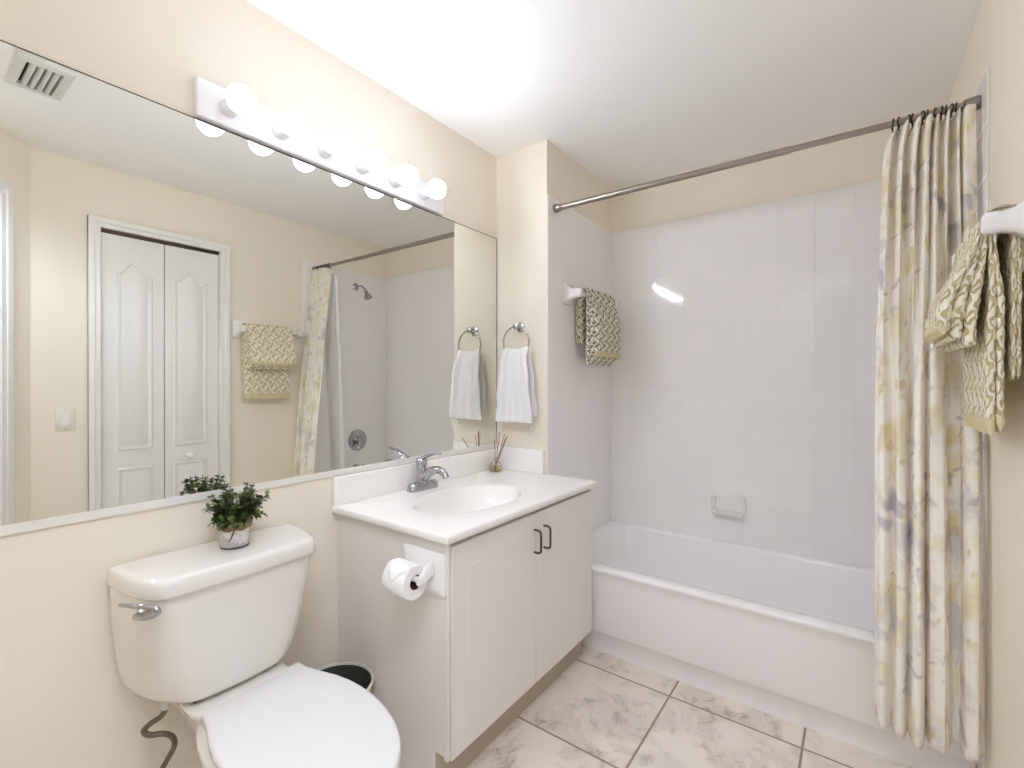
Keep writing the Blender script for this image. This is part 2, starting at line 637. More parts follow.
# closet bifold doors (seen in the mirror)
d1 = bpy.data.objects.new('door_1', None)
COL.objects.link(d1)
d1['kind'] = 'structure'
d1['label'] = 'white bifold closet door with arched panels, seen in the mirror'
ORIGIN['door_1'] = Vector((XR, -0.895, 0))
d1.location = ORIGIN['door_1']
bm = B()
casing(bm, CY0, CY1, CZ, 0.052, lambda y, z, h: (XR - h, y, z))
box(bm, XR - 0.0, XR + 0.10, CY0, CY0 + 0.004, 0, CZ)
box(bm, XR - 0.0, XR + 0.10, CY1 - 0.004, CY1, 0, CZ)
obj('casing', bm, M['trim'], d1, bevel=0.003, segs=2)
bm = B()
box(bm, XR + 0.012, XR + 0.045, CY0 + 0.004, CY1 - 0.004, CZ - 0.018, CZ - 0.001)
obj('track', bm, M['bronze'], d1)


def arch_poly(y0, y1, z0, z1, rise):
    """upper panel outline with the cathedral arch"""
    w = y1 - y0
    pts = [(y0, z0), (y1, z0), (y1, z1)]
    for i in range(1, 12):
        t = i / 12
        s = 0.5 - 0.5 * math.cos(2 * PI * min(1, max(0, (t - 0.08) / 0.84)))
        pts.append((y1 - w * t, z1 + rise * min(1.0, s * 1.12)))
    pts.append((y0, z1))
    return pts


PST = [(0, 0.0), (0.005, 0.006), (0.011, 0.006), (0.017, 0.0012), (0.024, 0.0012), (0.034, 0.006)]
mid = -0.897
for (ya, yb, pa, pb) in ((CY0 + 0.006, mid - 0.002, -1.125, -0.955), (mid + 0.002, CY1 - 0.006, -0.852, -0.668)):
    leaf = obj('leaf', boxb(XR + 0.012, XR + 0.045, ya, yb, 0.012, CZ - 0.022), M['door'], d1, bevel=0.003, segs=2)
    to = lambda y, z, h: (XR + 0.012 - h, y, z)
    for poly in (arch_poly(pa, pb, 0.865, 1.885, 0.055), [(pa, 0.14), (pb, 0.14), (pb, 0.765), (pa, 0.765)]):
        bm = B()
        raised_panel(bm, [(y, z) for y, z in poly], to, PST)
        obj('panel', bm, M['door'], leaf, smooth=True, angle=50)
    if pa > mid:
        bm = B()
        lathe(bm, [(0.008, 0), (0.008, 0.012), (0.019, 0.018), (0.022, 0.028), (0.018, 0.036), (0.0, 0.04)], (XR + 0.012, -0.773, 0.80), (-1, 0, 0), 20)
        obj('knob', bm, M['trim'], leaf, smooth=True)

# angled wall with the entrance doorway, beside the camera
ANG = math.radians(47)
AD = Vector((-math.sin(ANG), -math.cos(ANG), 0))
AN = Vector((-AD.y, AD.x, 0))          # candidate normal
if AN.dot(Vector((0.6, -0.8, 0)) - Vector((XR, AY, 0))) < 0:
    AN = -AN                            # pointing into the room


def apt(s, z, h):
    return Vector((XR, AY, 0)) + AD * s + AN * h + Vector((0, 0, z))


def abox(bm, s0, s1, z0, z1, h0, h1):
    v = [bm.verts.new(apt(s, z, h)) for s, z, h in ((s0, z0, h0), (s1, z0, h0), (s1, z0, h1), (s0, z0, h1),
                                                    (s0, z1, h0), (s1, z1, h0), (s1, z1, h1), (s0, z1, h1))]
    for f in ((0, 3, 2, 1), (4, 5, 6, 7), (0, 1, 5, 4), (1, 2, 6, 5), (2, 3, 7, 6), (3, 0, 4, 7)):
        bm.faces.new([v[i] for i in f])


OS0, OS1, OZ = 0.182, 0.985, 2.135
AEND = 1.09
bm = B()
abox(bm, 0.0, OS0, 0, H, -0.11, 0)
abox(bm, OS1, AEND, 0, H, -0.11, 0)
abox(bm, OS0, OS1, OZ, H, -0.11, 0)
struct('wall_entry', bm, M['paint'])
d2 = bpy.data.objects.new('door_2', None)
COL.objects.link(d2)
d2['kind'] = 'structure'
d2['label'] = 'white casing of the entrance doorway, seen at the mirror edge'
ORIGIN['door_2'] = Vector(apt(0.5, 0, 0))
d2.location = ORIGIN['door_2']
bm = B()
casing(bm, OS0, OS1, OZ, 0.062, lambda s, z, h: apt(s, z, h))
obj('casing', bm, M['trim'], d2, bevel=0.003, segs=2)
bm = B()
abox(bm, OS0 - 0.001, OS0 + 0.012, 0, OZ, -0.11, 0)
abox(bm, OS1 - 0.012, OS1 + 0.001, 0, OZ, -0.11, 0)
abox(bm, OS0 + 0.012, OS1 - 0.012, OZ - 0.012, OZ + 0.001, -0.11, 0)
obj('jamb', bm, M['trim'], d2)
ye = apt(AEND, 0, 0)
struct('wall_near', boxb(-0.12, ye.x + 0.05, ye.y - 0.12, ye.y, 0, H), M['paint'])


def baseboard(name, bmf):
    return struct(name, bmf, M['trim'], bevel=0.004, segs=2)


baseboard('baseboard_left', boxb(0.0, 0.013, ye.y + 0.001, -0.946, 0, 0.085))
bm = B()
box(bm, XR - 0.013, XR, CY1 + 0.054, -0.032, 0, 0.085)
box(bm, XR - 0.013, XR, AY, CY0 - 0.054, 0, 0.085)
baseboard('baseboard_right', bm)

# ================================================================== BATHTUB
tub = thing('bathtub', 'white built-in bathtub with plain apron in the tiled alcove', 'bathtub', (1.08, 0.37, 0))
TX0, TX1, TY0, TY1, TZ = XW + 0.001, XR - 0.007, 0.008, YB - 0.001, 0.413
cx, cyy = (TX0 + TX1) / 2, (TY0 + TY1) / 2


def tub_ring(x0, x1, y0, y1, r, z, n=8):
    return [((x0 + x1) / 2 + u, (y0 + y1) / 2 + v, z) for u, v in rrect(x1 - x0, y1 - y0, r, n)]


bm = B()
# (x0,x1,y0,y1,r,z) from the outer skirt up over the rim and down into the basin
rings = [tub_ring(TX0, TX1, TY0 + 0.055, TY1, 0.006, 0.0),
         tub_ring(TX0, TX1, TY0 + 0.053, TY1, 0.006, 0.083),
         tub_ring(TX0, TX1, TY0 + 0.040, TY1, 0.006, 0.094),
         tub_ring(TX0, TX1, TY0 + 0.034, TY1, 0.006, 0.110),
         tub_ring(TX0, TX1, TY0 + 0.022, TY1, 0.006, 0.350),
         tub_ring(TX0, TX1, TY0 + 0.012, TY1, 0.006, 0.382),
         tub_ring(TX0, TX1, TY0 + 0.002, TY1, 0.006, 0.395),
         tub_ring(TX0, TX1, TY0, TY1, 0.006, 0.403),
         tub_ring(TX0 + 0.001, TX1 - 0.001, TY0 + 0.004, TY1 - 0.001, 0.007, 0.410),
         tub_ring(TX0 + 0.003, TX1 - 0.003, TY0 + 0.012, TY1 - 0.002, 0.008, 0.413),
         tub_ring(TX0 + 0.05, TX1 - 0.07, TY0 + 0.062, TY1 - 0.034, 0.12, 0.411),
         tub_ring(TX0 + 0.055, TX1 - 0.076, TY0 + 0.070, TY1 - 0.038, 0.12, 0.407),
         tub_ring(TX0 + 0.06, TX1 - 0.082, TY0 + 0.076, TY1 - 0.042, 0.12, 0.396),
         tub_ring(TX0 + 0.09, TX1 - 0.10, TY0 + 0.10, TY1 - 0.062, 0.125, 0.24),
         tub_ring(TX0 + 0.12, TX1 - 0.12, TY0 + 0.12, TY1 - 0.08, 0.13, 0.13),
         tub_ring(TX0 + 0.15, TX1 - 0.14, TY0 + 0.14, TY1 - 0.10, 0.13, 0.075),
         tub_ring(TX0 + 0.21, TX1 - 0.18, TY0 + 0.19, TY1 - 0.15, 0.12, 0.055)]
loft(bm, rings, cap0=False, cap1=True)
obj('shell', bm, M['acrylic'], tub, smooth=True, angle=50)
bm = B()
lathe(bm, [(0.028, 0.0), (0.03, 0.003), (0.02, 0.004), (0.018, 0.001), (0.0, 0.001)], (TX1 - 0.30, cyy + 0.02, 0.0555), 'Z', 24)
obj('drain', bm, M['chrome'], tub, smooth=True)
bm = B()
lathe(bm, [(0.034, 0.0), (0.036, 0.006), (0.028, 0.012), (0.0, 0.012)], (TX1 - 0.094, cyy + 0.02, 0.30), (-1, 0, 0.08), 24)
obj('overflow_plate', bm, M['chrome'], tub, smooth=True)

# shower fittings on the right alcove wall (seen in the mirror)
XT = XR - 0.006
sh = thing('shower_fixture', 'chrome shower head on a bent arm high on the tiled right wall', 'shower head', (XT, 0.43, 2.04))
bm = B()
lathe(bm, [(0.03, 0.0005), (0.031, 0.004), (0.02, 0.012), (0.012, 0.016)], (XT, 0.43, 2.045), (-1, 0, 0), 24)
obj('flange', bm, M['chrome'], sh, smooth=True)
bm = B()
arm = bez((XT - 0.004, 0.43, 2.045), (XT - 0.07, 0.43, 2.055), (XT - 0.11, 0.43, 2.04), (XT - 0.14, 0.43, 1.995), 12)
tube(bm, arm, 0.0085, 12)
obj('arm', bm, M['chrome'], sh, smooth=True)
bm = B()
lathe(bm, [(0.012, -0.002), (0.016, 0.008), (0.016, 0.016), (0.012, 0.022), (0.020, 0.036), (0.031, 0.055), (0.033, 0.066), (0.029, 0.069), (0.0, 0.067)],
      (XT - 0.139, 0.43, 1.997), (-0.5, 0, -0.85), 28)
obj('spray_head', bm, M['chrome'], sh, smooth=True)
sv = thing('shower_valve', 'round chrome shower valve plate with lever on the tiled right wall', 'shower valve', (XT, 0.45, 0.775))
bm = B()
lathe(bm, [(0.088, 0.0005), (0.09, 0.004), (0.084, 0.009), (0.05, 0.013), (0.03, 0.014)], (XT, 0.45, 0.775), (-1, 0, 0), 40)
obj('escutcheon', bm, M['chrome'], sv, smooth=True)
bm = B()
lathe(bm, [(0.03, 0.012), (0.03, 0.03), (0.035, 0.04), (0.034, 0.06), (0.02, 0.066), (0.0, 0.066)], (XT, 0.45, 0.775), (-1, 0, 0), 28)
tube(bm, [(XT - 0.05, 0.45, 0.775), (XT - 0.055, 0.43, 0.735), (XT - 0.06, 0.41, 0.70)], [0.011, 0.009, 0.008], 12)
obj('lever', bm, M['chrome'], sv, smooth=True)
sp = thing('tub_spout', 'chrome tub spout below the shower valve', 'tub spout', (XT, 0.43, 0.54))
bm = B()
pth = spline([(XT - 0.0005, 0.43, 0.545), (XT - 0.05, 0.43, 0.545), (XT - 0.10, 0.43, 0.54), (XT - 0.135, 0.43, 0.515)], 6)
tube(bm, pth, [0.03 - 0.008 * i / (len(pth) - 1) for i in range(len(pth))], 20)
obj('spout', bm, M['chrome'], sp, smooth=True)
bm = B()
lathe(bm, [(0.008, 0), (0.006, 0.014), (0.009, 0.018), (0.009, 0.026), (0.0, 0.028)], (XT - 0.105, 0.43, 0.562), 'Z', 14)
obj('diverter_knob', bm, M['chrome'], sp, smooth=True)

# soap dish
sd = thing('soap_dish', 'white ceramic soap dish set in the tiled back wall above the tub', 'soap dish', (0.985, YB, 0.60))
bm = B()


def sd_pt(u, v, h):
    return (0.985 + u, YB - h, 0.607 + v)


for w, hh, r, rings_ in ((0.168, 0.125, 0.02, None),):
    o1 = rrect(0.168, 0.122, 0.022, 6)
    o2 = rrect(0.150, 0.104, 0.02, 6)
    o3 = rrect(0.130, 0.088, 0.018, 6)
    loft(bm, [[sd_pt(u, v, 0.0) for u, v in o1], [sd_pt(u, v, 0.010) for u, v in o1], [sd_pt(u, v, 0.018) for u, v in o2],
              [sd_pt(u, v, 0.016) for u, v in o3], [sd_pt(u * 0.97, v * 0.97, 0.004) for u, v in o3]], cap0=False)
obj('back_plate', bm, M['ceramic'], sd, smooth=True, angle=60)
bm = B()
tray = []
for h, w, zb, zt in ((0.004, 0.148, -0.054, -0.028), (0.03, 0.15, -0.050, -0.026), (0.055, 0.142, -0.044, -0.024), (0.066, 0.12, -0.036, -0.024)):
    tray.append([sd_pt(u * w, (zb + zt) / 2 + v * (zt - zb), h) for u, v in rrect(1.0, 1.0, 0.2, 4)])
loft(bm, tray)
obj('tray', bm, M['ceramic'], sd, smooth=True, angle=60)

# ================================================================== VANITY CABINET
VY0, VY1 = -0.940, -0.004
cab = thing('vanity_cabinet', 'white two-door bathroom vanity cabinet under the sink top', 'cabinet', (0.28, -0.47, 0))
bm = B()
# carcass with a recessed toe space: profile in x-z extruded along y
box(bm, 0.001, 0.502, VY0, VY1, 0.0, 0.138)
box(bm, 0.001, 0.540, VY0, VY0 + 0.016, 0.138, 0.784)
box(bm, 0.001, 0.540, VY1 - 0.016, VY1, 0.138, 0.784)
box(bm, 0.001, 0.007, VY0 + 0.016, VY1 - 0.016, 0.138, 0.784)
box(bm, 0.528, 0.540, VY0 + 0.016, VY1 - 0.016, 0.138, 0.784)
box(bm, 0.007, 0.528, VY0 + 0.016, VY1 - 0.016, 0.138, 0.154)
obj('body', bm, M['cabinet'], cab, label='white cabinet box')
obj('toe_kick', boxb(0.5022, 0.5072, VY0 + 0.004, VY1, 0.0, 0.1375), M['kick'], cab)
obj('face_stile', boxb(0.5402, 0.557, VY0 - 0.001, VY0 + 0.010, 0.128, 0.784), M['cabinet'], cab, bevel=0.002, segs=2)
CPST = [(0, 0.0), (0.005, 0.0014), (0.011, 0.0016), (0.018, 0.0003), (0.028, 0.0003), (0.056, 0.0024)]
for ya, yb, pa, pb, hy in ((VY0 + 0.0135, -0.4703, -0.858, -0.552, -0.482), (-0.4657, -0.006, -0.388, -0.088, -0.416)):
    bm = B()
    box(bm, 0.5415, 0.560, ya, yb, 0.124, 0.7665)
    dr = obj('door', bm, M['cabinet'], cab, bevel=0.0025, segs=2)
    bm = B()
    poly = [(pa, 0.195), (pb, 0.195), (pb, 0.692), (pa, 0.692)]
    raised_panel(bm, poly, lambda y, z, h: (0.560 + h, y, z), CPST)
    obj('raised_panel', bm, M['cabinet'], dr, smooth=True, angle=25)
    bm = B()
    zt, zb = 0.706, 0.622
    pull = [(0.5602, hy, zt), (0.578, hy, zt)] + [(0.578 + 0.012 * math.sin(a), hy, zt - 0.012 + 0.012 * math.cos(a)) for a in (PI / 8, PI / 4, 3 * PI / 8)] \
        + [(0.590, hy, zt - 0.014), (0.590, hy, zb + 0.014)] + [(0.578 + 0.012 * math.cos(a), hy, zb + 0.012 - 0.012 * math.sin(a)) for a in (PI / 8, PI / 4, 3 * PI / 8)] \
        + [(0.578, hy, zb), (0.5602, hy, zb)]
    tube(bm, pull, 0.0043, 10)
    obj('handle', bm, M['pewter'], dr, smooth=True, label='dark pewter bow handle')

# ---------------------------------------------------------------- vanity top with integral bowl
top = thing('sink_counter', 'white cultured marble sink top with oval bowl and backsplash', 'sink', (0.29, -0.48, 0.785))
SX, SY, SA, SB = 0.318, -0.570, 0.166, 0.250
CX0, CX1, CYA, CYB, CZT, CZB = 0.0012, 0.578, -0.963, -0.001, 0.810, 0.785
N = 96


def rect_hit(a, x0, x1, y0, y1):
    dx, dy = math.cos(a), math.sin(a)
    t = min((x1 - SX) / dx if dx > 1e-9 else (x0 - SX) / dx if dx < -1e-9 else 1e9,
            (y1 - SY) / dy if dy > 1e-9 else (y0 - SY) / dy if dy < -1e-9 else 1e9)
    return SX + dx * t, SY + dy * t


angs = sorted([2 * PI * i / N for i in range(N)] + [math.atan2(y - SY, x - SX) % (2 * PI) for x in (CX0, CX1) for y in (CYA, CYB)])


def rring(d, z):
    r = []
    for a in angs:
        x, y = rect_hit(a, CX0, CX1, CYA, CYB)
        x = min(max(x, CX0 + 0 * d), CX1 - d)
        y = min(max(y, CYA + d), CYB - 0 * d)
        r.append((x, y, z))
    return r


def ering(k, z, dx=0.0):
    r = []
    for a in angs:
        x, y = rect_hit(a, CX0, CX1, CYA, CYB)
        t = math.atan2((y - SY) / SB, (x - SX) / SA)
        r.append((SX + dx + SA * k * math.cos(t), SY + SB * k * math.sin(t), z))
    return r


bm = B()
loft(bm, [rring(0.003, CZB), rring(0.0, CZB + 0.003), rring(0.0, CZT - 0.005), rring(0.0015, CZT - 0.0015), rring(0.005, CZT),
          ering(1.05, CZT), ering(1.012, CZT - 0.0003), ering(1.0, CZT - 0.0015), ering(0.988, CZT - 0.006), ering(0.97, CZT - 0.018), ering(0.93, CZT - 0.045), ering(0.85, CZT - 0.082),
          ering(0.70, CZT - 0.113), ering(0.5, CZT - 0.130), ering(0.3, CZT - 0.136), ering(0.1, CZT - 0.139)], cap0=False, cap1=True)
obj('counter', bm, M['marble'], top, smooth=True, angle=60)
bm = B()
lathe(bm, [(0.021, 0.0), (0.023, 0.003), (0.017, 0.004), (0.014, 0.0), (0.0, 0.001)], (SX - 0.0, SY, CZT - 0.1385), 'Z', 24)
obj('drain', bm, M['chrome'], top, smooth=True)
obj('backsplash', boxb(0.0005, 0.021, CYA + 0.001, CYB - 0.0, CZT, 0.915), M['marble'], top, bevel=0.004)
obj('side_splash', boxb(0.0215, 0.303, -0.020, CYB, CZT, 0.928), M['marble'], top, bevel=0.004)

# ---------------------------------------------------------------- faucet
fc = thing('faucet', 'chrome single-lever faucet behind the sink bowl', 'faucet', (0.066, -0.582, CZT))
FX, FY = 0.066, -0.582
bm = B()
ring = rrect(0.052, 0.158, 0.0255, 8)
loft(bm, [[(FX + u, FY + v, CZT + 0.0003) for u, v in ring], [(FX + u, FY + v, CZT + 0.010) for u, v in ring],
          [(FX + u * 0.9, FY + v * 0.96, CZT + 0.018) for u, v in ring], [(FX + u * 0.7, FY + v * 0.80, CZT + 0.024) for u, v in ring],
          [(FX + u * 0.6, FY + v * 0.5, CZT + 0.032) for u, v in ring]])
for s in (-1, 1):
    lathe(bm, [(0.025, 0.006), (0.0245, 0.022), (0.018, 0.031), (0.0, 0.033)], (FX, FY + s * 0.052, CZT), 'Z', 20)
obj('base', bm, M['chrome'], fc, smooth=True, angle=50)
bm = B()
lathe(bm, [(0.026, 0.02), (0.024, 0.045), (0.022, 0.085), (0.022, 0.095), (0.0235, 0.097), (0.0235, 0.115), (0.019, 0.128), (0.008, 0.134), (0, 0.134)], (FX, FY, CZT), (-0.06, 0, 1), 24)
obj('column', bm, M['chrome'], fc, smooth=True, angle=50)
bm = B()
pth = spline([(FX + 0.005, FY, CZT + 0.048), (FX + 0.045, FY, CZT + 0.078), (FX + 0.09, FY, CZT + 0.090), (FX + 0.122, FY, CZT + 0.080), (FX + 0.135, FY, CZT + 0.062)], 6)
tube(bm, pth, [0.021 - 0.0065 * min(1, i / 14) for i in range(len(pth))], 16)
obj('spout', bm, M['chrome'], fc, smooth=True, angle=60)
bm = B()
pth = spline([(FX - 0.010, FY, CZT + 0.126), (FX + 0.02, FY + 0.002, CZT + 0.139), (FX + 0.06, FY + 0.004, CZT + 0.150), (FX + 0.095, FY + 0.006, CZT + 0.155)], 6)
fr = frames(pth)
rr = []
for i, (p, u, v) in enumerate(fr):
    t = i / (len(fr) - 1)
    wy, wz = 0.013 - 0.004 * t + 0.003 * math.sin(PI * t), 0.009 - 0.0055 * t
    rr.append([p + Vector((0, math.cos(2 * PI * j / 14) * wy, 0)) + Vector((-0.25, 0, 0.97)) * math.sin(2 * PI * j / 14) * wz for j in range(14)])
loft(bm, rr)
obj('lever', bm, M['chrome'], fc, smooth=True, angle=60)

# ---------------------------------------------------------------- reed diffuser
DX, DY = 0.062, -0.082
df = thing('reed_diffuser', 'small glass reed diffuser with brown sticks in the counter corner', 'reed diffuser', (DX, DY, CZT))
bm = B()
lathe(bm, [(0.0, 0.0005), (0.027, 0.0005), (0.030, 0.004), (0.030, 0.032), (0.024, 0.042), (0.012, 0.049), (0.0115, 0.060), (0.013, 0.062),
           (0.013, 0.064), (0.010, 0.064), (0.010, 0.049), (0.0215, 0.040), (0.0277, 0.032), (0.0277, 0.005), (0.025, 0.003), (0.0, 0.003)], (DX, DY, CZT), 'Z', 28)
obj('bottle', bm, M['glass'], df, smooth=True, angle=60, label='clear glass bottle')
bm = B()
lathe(bm, [(0.0, 0.0035), (0.0245, 0.0035), (0.0273, 0.006), (0.0273, 0.020), (0.0, 0.020)], (DX, DY, CZT), 'Z', 28)
obj('scent_oil', bm, M['oil'], df, smooth=True, label='yellow scented oil')
for k, (dx, dy, dz) in enumerate(((0.05, -0.075, 0.165), (0.03, 0.035, 0.186), (0.035, 0.052, 0.176), (0.015, 0.012, 0.198), (0.045, 0.024, 0.170))):
    bm = B()
    bx, by = -0.12 * dx, -0.12 * dy
    tube(bm, [(DX + bx, DY + by, CZT + 0.006), (DX + dx, DY + dy, CZT + dz)], 0.0017, 8)
    obj('reed', bm, M['reed'], df, smooth=True)

# ---------------------------------------------------------------- toilet paper holder and roll
PX, PZ = 0.459, 0.682
py = VY0 - 0.0014
ph = thing('toilet_paper_holder', 'white ceramic toilet paper holder on the side of the vanity', 'toilet paper holder', (PX, py, PZ))
bm = B()
o1, o2 = rrect(0.186, 0.130, 0.014, 5), rrect(0.150, 0.100, 0.012, 5)
loft(bm, [[(PX + u, py, PZ + v) for u, v in o1], [(PX + u, py - 0.006, PZ + v) for u, v in o1], [(PX + u, py - 0.014, PZ + v) for u, v in o2]])
obj('back_plate', bm, M['ceramic'], ph, smooth=True, angle=50)
RY, RZ, RR = py - 0.070, 0.684, 0.050
RX0, RX1 = 0.402, 0.498
for s, xx in ((-1, RX0 - 0.012), (1, RX1 + 0.012)):
    bm = B()
    pth = spline([(xx, py - 0.010, PZ + (0.022 if s > 0 else 0.004)), (xx, py - 0.034, PZ + (0.014 if s > 0 else 0.002)), (xx, py - 0.056, PZ - 0.001), (xx, RY - 0.004, RZ - 0.003)], 5)
    rr = []
    for i, (p, u, v) in enumerate(frames(pth)):
        t = i / 15
        d = Vector((0, 1, 0)) if i == 0 else (pth[min(i + 1, 15)] - pth[i - 1]).normalized()
        nrm = d.cross(Vector((1, 0, 0)))
        h = (0.028 if s > 0 else 0.020) * (1 - t) + 0.013 * t
        rr.append([p + Vector((1, 0, 0)) * math.cos(2 * PI * j / 16) * 0.009 + nrm * math.sin(2 * PI * j / 16) * h for j in range(16)])
    loft(bm, rr)
    obj('arm', bm, M['ceramic'], ph, smooth=True, angle=60)
bm = B()
lathe(bm, [(0.007, -0.008), (0.009, 0.0), (0.009, RX1 - RX0), (0.007, RX1 - RX0 + 0.008)], (RX0, RY, RZ), 'X', 16)
obj('spindle', bm, M['ceramic'], ph, smooth=True)
roll = thing('toilet_paper_roll', 'white toilet paper roll with a folded point, on the vanity-side holder', 'toilet paper', (PX, RY, RZ))
bm = B()
L = RX1 - RX0
RZ2 = RZ - 0.010
lathe(bm, [(0.0215, 0.002), (RR - 0.002, 0.001), (RR, 0.004), (RR, L - 0.004), (RR - 0.002, L - 0.001), (0.0215, L - 0.002)], (RX0, RY, RZ2), 'X', 40)
bmesh.ops.delete(bm, geom=[f for f in bm.faces if len(f.verts) > 4], context='FACES')
obj('paper', bm, M['paper'], roll, smooth=True, angle=40)
bm = B()
lathe(bm, [(0.0214, 0.003), (0.0214, L - 0.003)], (RX0, RY, RZ2), 'X', 32)
bmesh.ops.delete(bm, geom=[f for f in bm.faces if len(f.verts) > 4], context='FACES')
obj('core', bm, M['card'], roll, smooth=True, label='brown cardboard core')
bm = B()
# hotel fold: the loose end wrapped over the front, ending in a point
rows = 14
vsr = []
for i in range(rows + 1):
    t = i / rows
    a = math.radians(100 + 72 * t)         # from above the roll down its front
    half = (L / 2 - 0.002) * (1.0 if t < 0.35 else max(0.02, 1 - (t - 0.35) / 0.65))
    r = RR + 0.0015 + 0.001 * t
    yy, zz = RY + r * math.cos(a), RZ2 + r * math.sin(a)
    vsr.append([bm.verts.new(((RX0 + RX1) / 2 + half * w, yy, zz)) for w in (-1, -0.5, 0, 0.5, 1)])
for i in range(rows):
    for j in range(4):
        bm.faces.new((vsr[i][j], vsr[i][j + 1], vsr[i + 1][j + 1], vsr[i + 1][j]))
o = obj('folded_end', bm, M['paper'], roll, smooth=True)
sm = o.modifiers.new('solid', 'SOLIDIFY')
sm.thickness = 0.0012

# ================================================================== MIRROR AND VANITY LIGHT
mir = thing('wall_mirror', 'large frameless wall mirror above the sink and toilet', 'mirror', (0.0, -0.92, 1.47))
MY0, MY1, MZ0, MZ1 = -1.84, -0.006, 0.935, 2.008
obj('glass', boxb(0.0006, 0.006, MY0, MY1, MZ0, MZ1), M['mirror'], mir)
bm = B()
box(bm, 0.0006, 0.0063, MY0, MY1, MZ1, MZ1 + 0.003)
box(bm, 0.0006, 0.0063, MY1, MY1 + 0.003, MZ0, MZ1 + 0.003)
obj('edge', bm, M['edge'], mir, label='dark polished glass edge')
bm = B()
box(bm, 0.0006, 0.0075, MY0, MY1 + 0.003, MZ0 - 0.018, MZ0 - 0.0004)
box(bm, 0.0063, 0.0078, MY0, MY1 + 0.003, MZ0 - 0.006, MZ0 + 0.0035)
obj('bottom_channel', bm, M['channel'], mir, label='pale metal bottom channel')

lf = thing('vanity_light', 'white six-bulb vanity light bar on the wall above the mirror', 'light fixture', (0.0, -0.91, 2.068))
bm = B()
box(bm, 0.0006, 0.024, -1.402, -0.412, 2.014, 2.126)
obj('back_plate', bm, M['fixture'], lf, bevel=0.004)
for i in range(6):
    yb_ = -1.32 + 0.155 * i
    bm = B()
    lathe(bm, [(0.024, 0.0), (0.024, 0.018), (0.0215, 0.022), (0.0215, 0.040), (0.018, 0.041), (0.0, 0.041)], (0.0242, yb_, 2.066), 'X', 24)
    obj('socket', bm, M['fixture'], lf, smooth=True, angle=40)
for i in range(6):
    yb_ = -1.32 + 0.155 * i
    bm = B()
    prof = [(0.0125, -0.0430), (0.0132, -0.0375)]
    for j in range(1, 17):
        a = math.radians(160 - 160 * (j - 1) / 15)
        prof.append((0.0395 * math.sin(a), 0.0395 * math.cos(a)))
    lathe(bm, prof, (0.1075, yb_, 2.066), 'X', 32)
    obj('bulb', bm, M['bulb'], lf, smooth=True, angle=180, label='lit white globe bulb')

# ================================================================== TOILET
TCY = -1.362
SCY = -1.338
toi = thing('toilet', 'white two-piece toilet with closed lid', 'toilet', (0.35, TCY, 0))


def tank_ring(z, xb, xf, hb, hf, bow, n=10):
    """half outline from the back corner round the front, mirrored"""
    half = []
    half.append((xb, hb * 0.5))
    half.append((xb, hb - 0.010))
    for i in range(5):
        a = PI / 2 * i / 4
        half.append((xb + 0.010 - 0.010 * math.cos(a), hb - 0.010 + 0.010 * math.sin(a)))
    c = bez((xb + 0.02, hb, 0), (xb + 0.10, hb - 0.006, 0), (xf - 0.010, hf + 0.016, 0), (xf, hf - 0.03, 0), 16)
    half += [(p.x, p.y) for p in c]
    for t in (0.75, 0.5, 0.25):
        half.append((xf + bow * (1 - t * t), (hf - 0.03) * t))
    pts = [(xb, 0)] + half + [(xf + bow, 0)] + [(x, -y) for x, y in reversed(half)]
    return [(x, TCY + y, z) for x, y in pts]


bm = B()
rings = []
for z, xb, xf, hb, hf in ((0.4515, 0.050, 0.190, 0.140, 0.112), (0.453, 0.040, 0.197, 0.156, 0.118), (0.458, 0.032, 0.202, 0.176, 0.123), (0.467, 0.028, 0.205, 0.193, 0.128),
                          (0.482, 0.026, 0.207, 0.205, 0.135), (0.50, 0.025, 0.209, 0.213, 0.143), (0.55, 0.024, 0.213, 0.224, 0.161),
                          (0.65, 0.022, 0.219, 0.233, 0.184), (0.752, 0.020, 0.225, 0.236, 0.203)):
    rings.append(tank_ring(z, xb, xf, hb, hf, 0.006))
loft(bm, rings)
tank = obj('tank', bm, M['porcelain'], toi, smooth=True, angle=70)
bm = B()
rings = []
for z, g in ((0.7485, 0.002), (0.7495, 0.006), (0.754, 0.008), (0.778, 0.0055), (0.788, 0.002), (0.7925, -0.005), (0.794, -0.014)):
    rings.append(tank_ring(z, 0.012 - min(g, 0), 0.229 + g, 0.232 + g, 0.202 + g, 0.007))
loft(bm, rings)
obj('tank_lid', bm, M['porcelain'], toi, smooth=True, angle=70)
# flush lever on the tank's left side
bm = B()
lathe(bm, [(0.013, -0.004), (0.013, 0.008), (0.009, 0.012), (0.008, 0.026)], (0.194, -1.573, 0.722), (0.62, -0.78, 0), 18)
pth = spline([(0.210, -1.593, 0.722), (0.234, -1.584, 0.724), (0.254, -1.568, 0.732), (0.253, -1.568, 0.743), (0.236, -1.583, 0.749), (0.208, -1.600, 0.749), (0.166, -1.611, 0.744)], 6)
tube(bm, pth, [0.0062 if i < 14 else 0.0072 - 0.003 * (i - 14) / 22 for i in range(len(pth))], 12)
obj('flush_lever', bm, M['chrome'], toi, smooth=True, angle=60, label='chrome flush lever')


def bowl_ring(z, x0, x1, hw, wx, p=2.0, n=48):
    """egg-shaped slice: x0 back, x1 front, widest at wx"""
    out = []
    for i in range(n):
        a = 2 * PI * i / n
        c, s = math.cos(a), math.sin(a)
        if c >= 0:
            x = wx + (x1 - wx) * (abs(c) ** (2 / 2.1))
        else:
            x = wx - (wx - x0) * (abs(c) ** (2 / p))
        y = hw * (1 if s >= 0 else -1) * abs(s) ** (2 / (2.1 if c >= 0 else p))
        out.append((x, SCY + y, z))
    return out


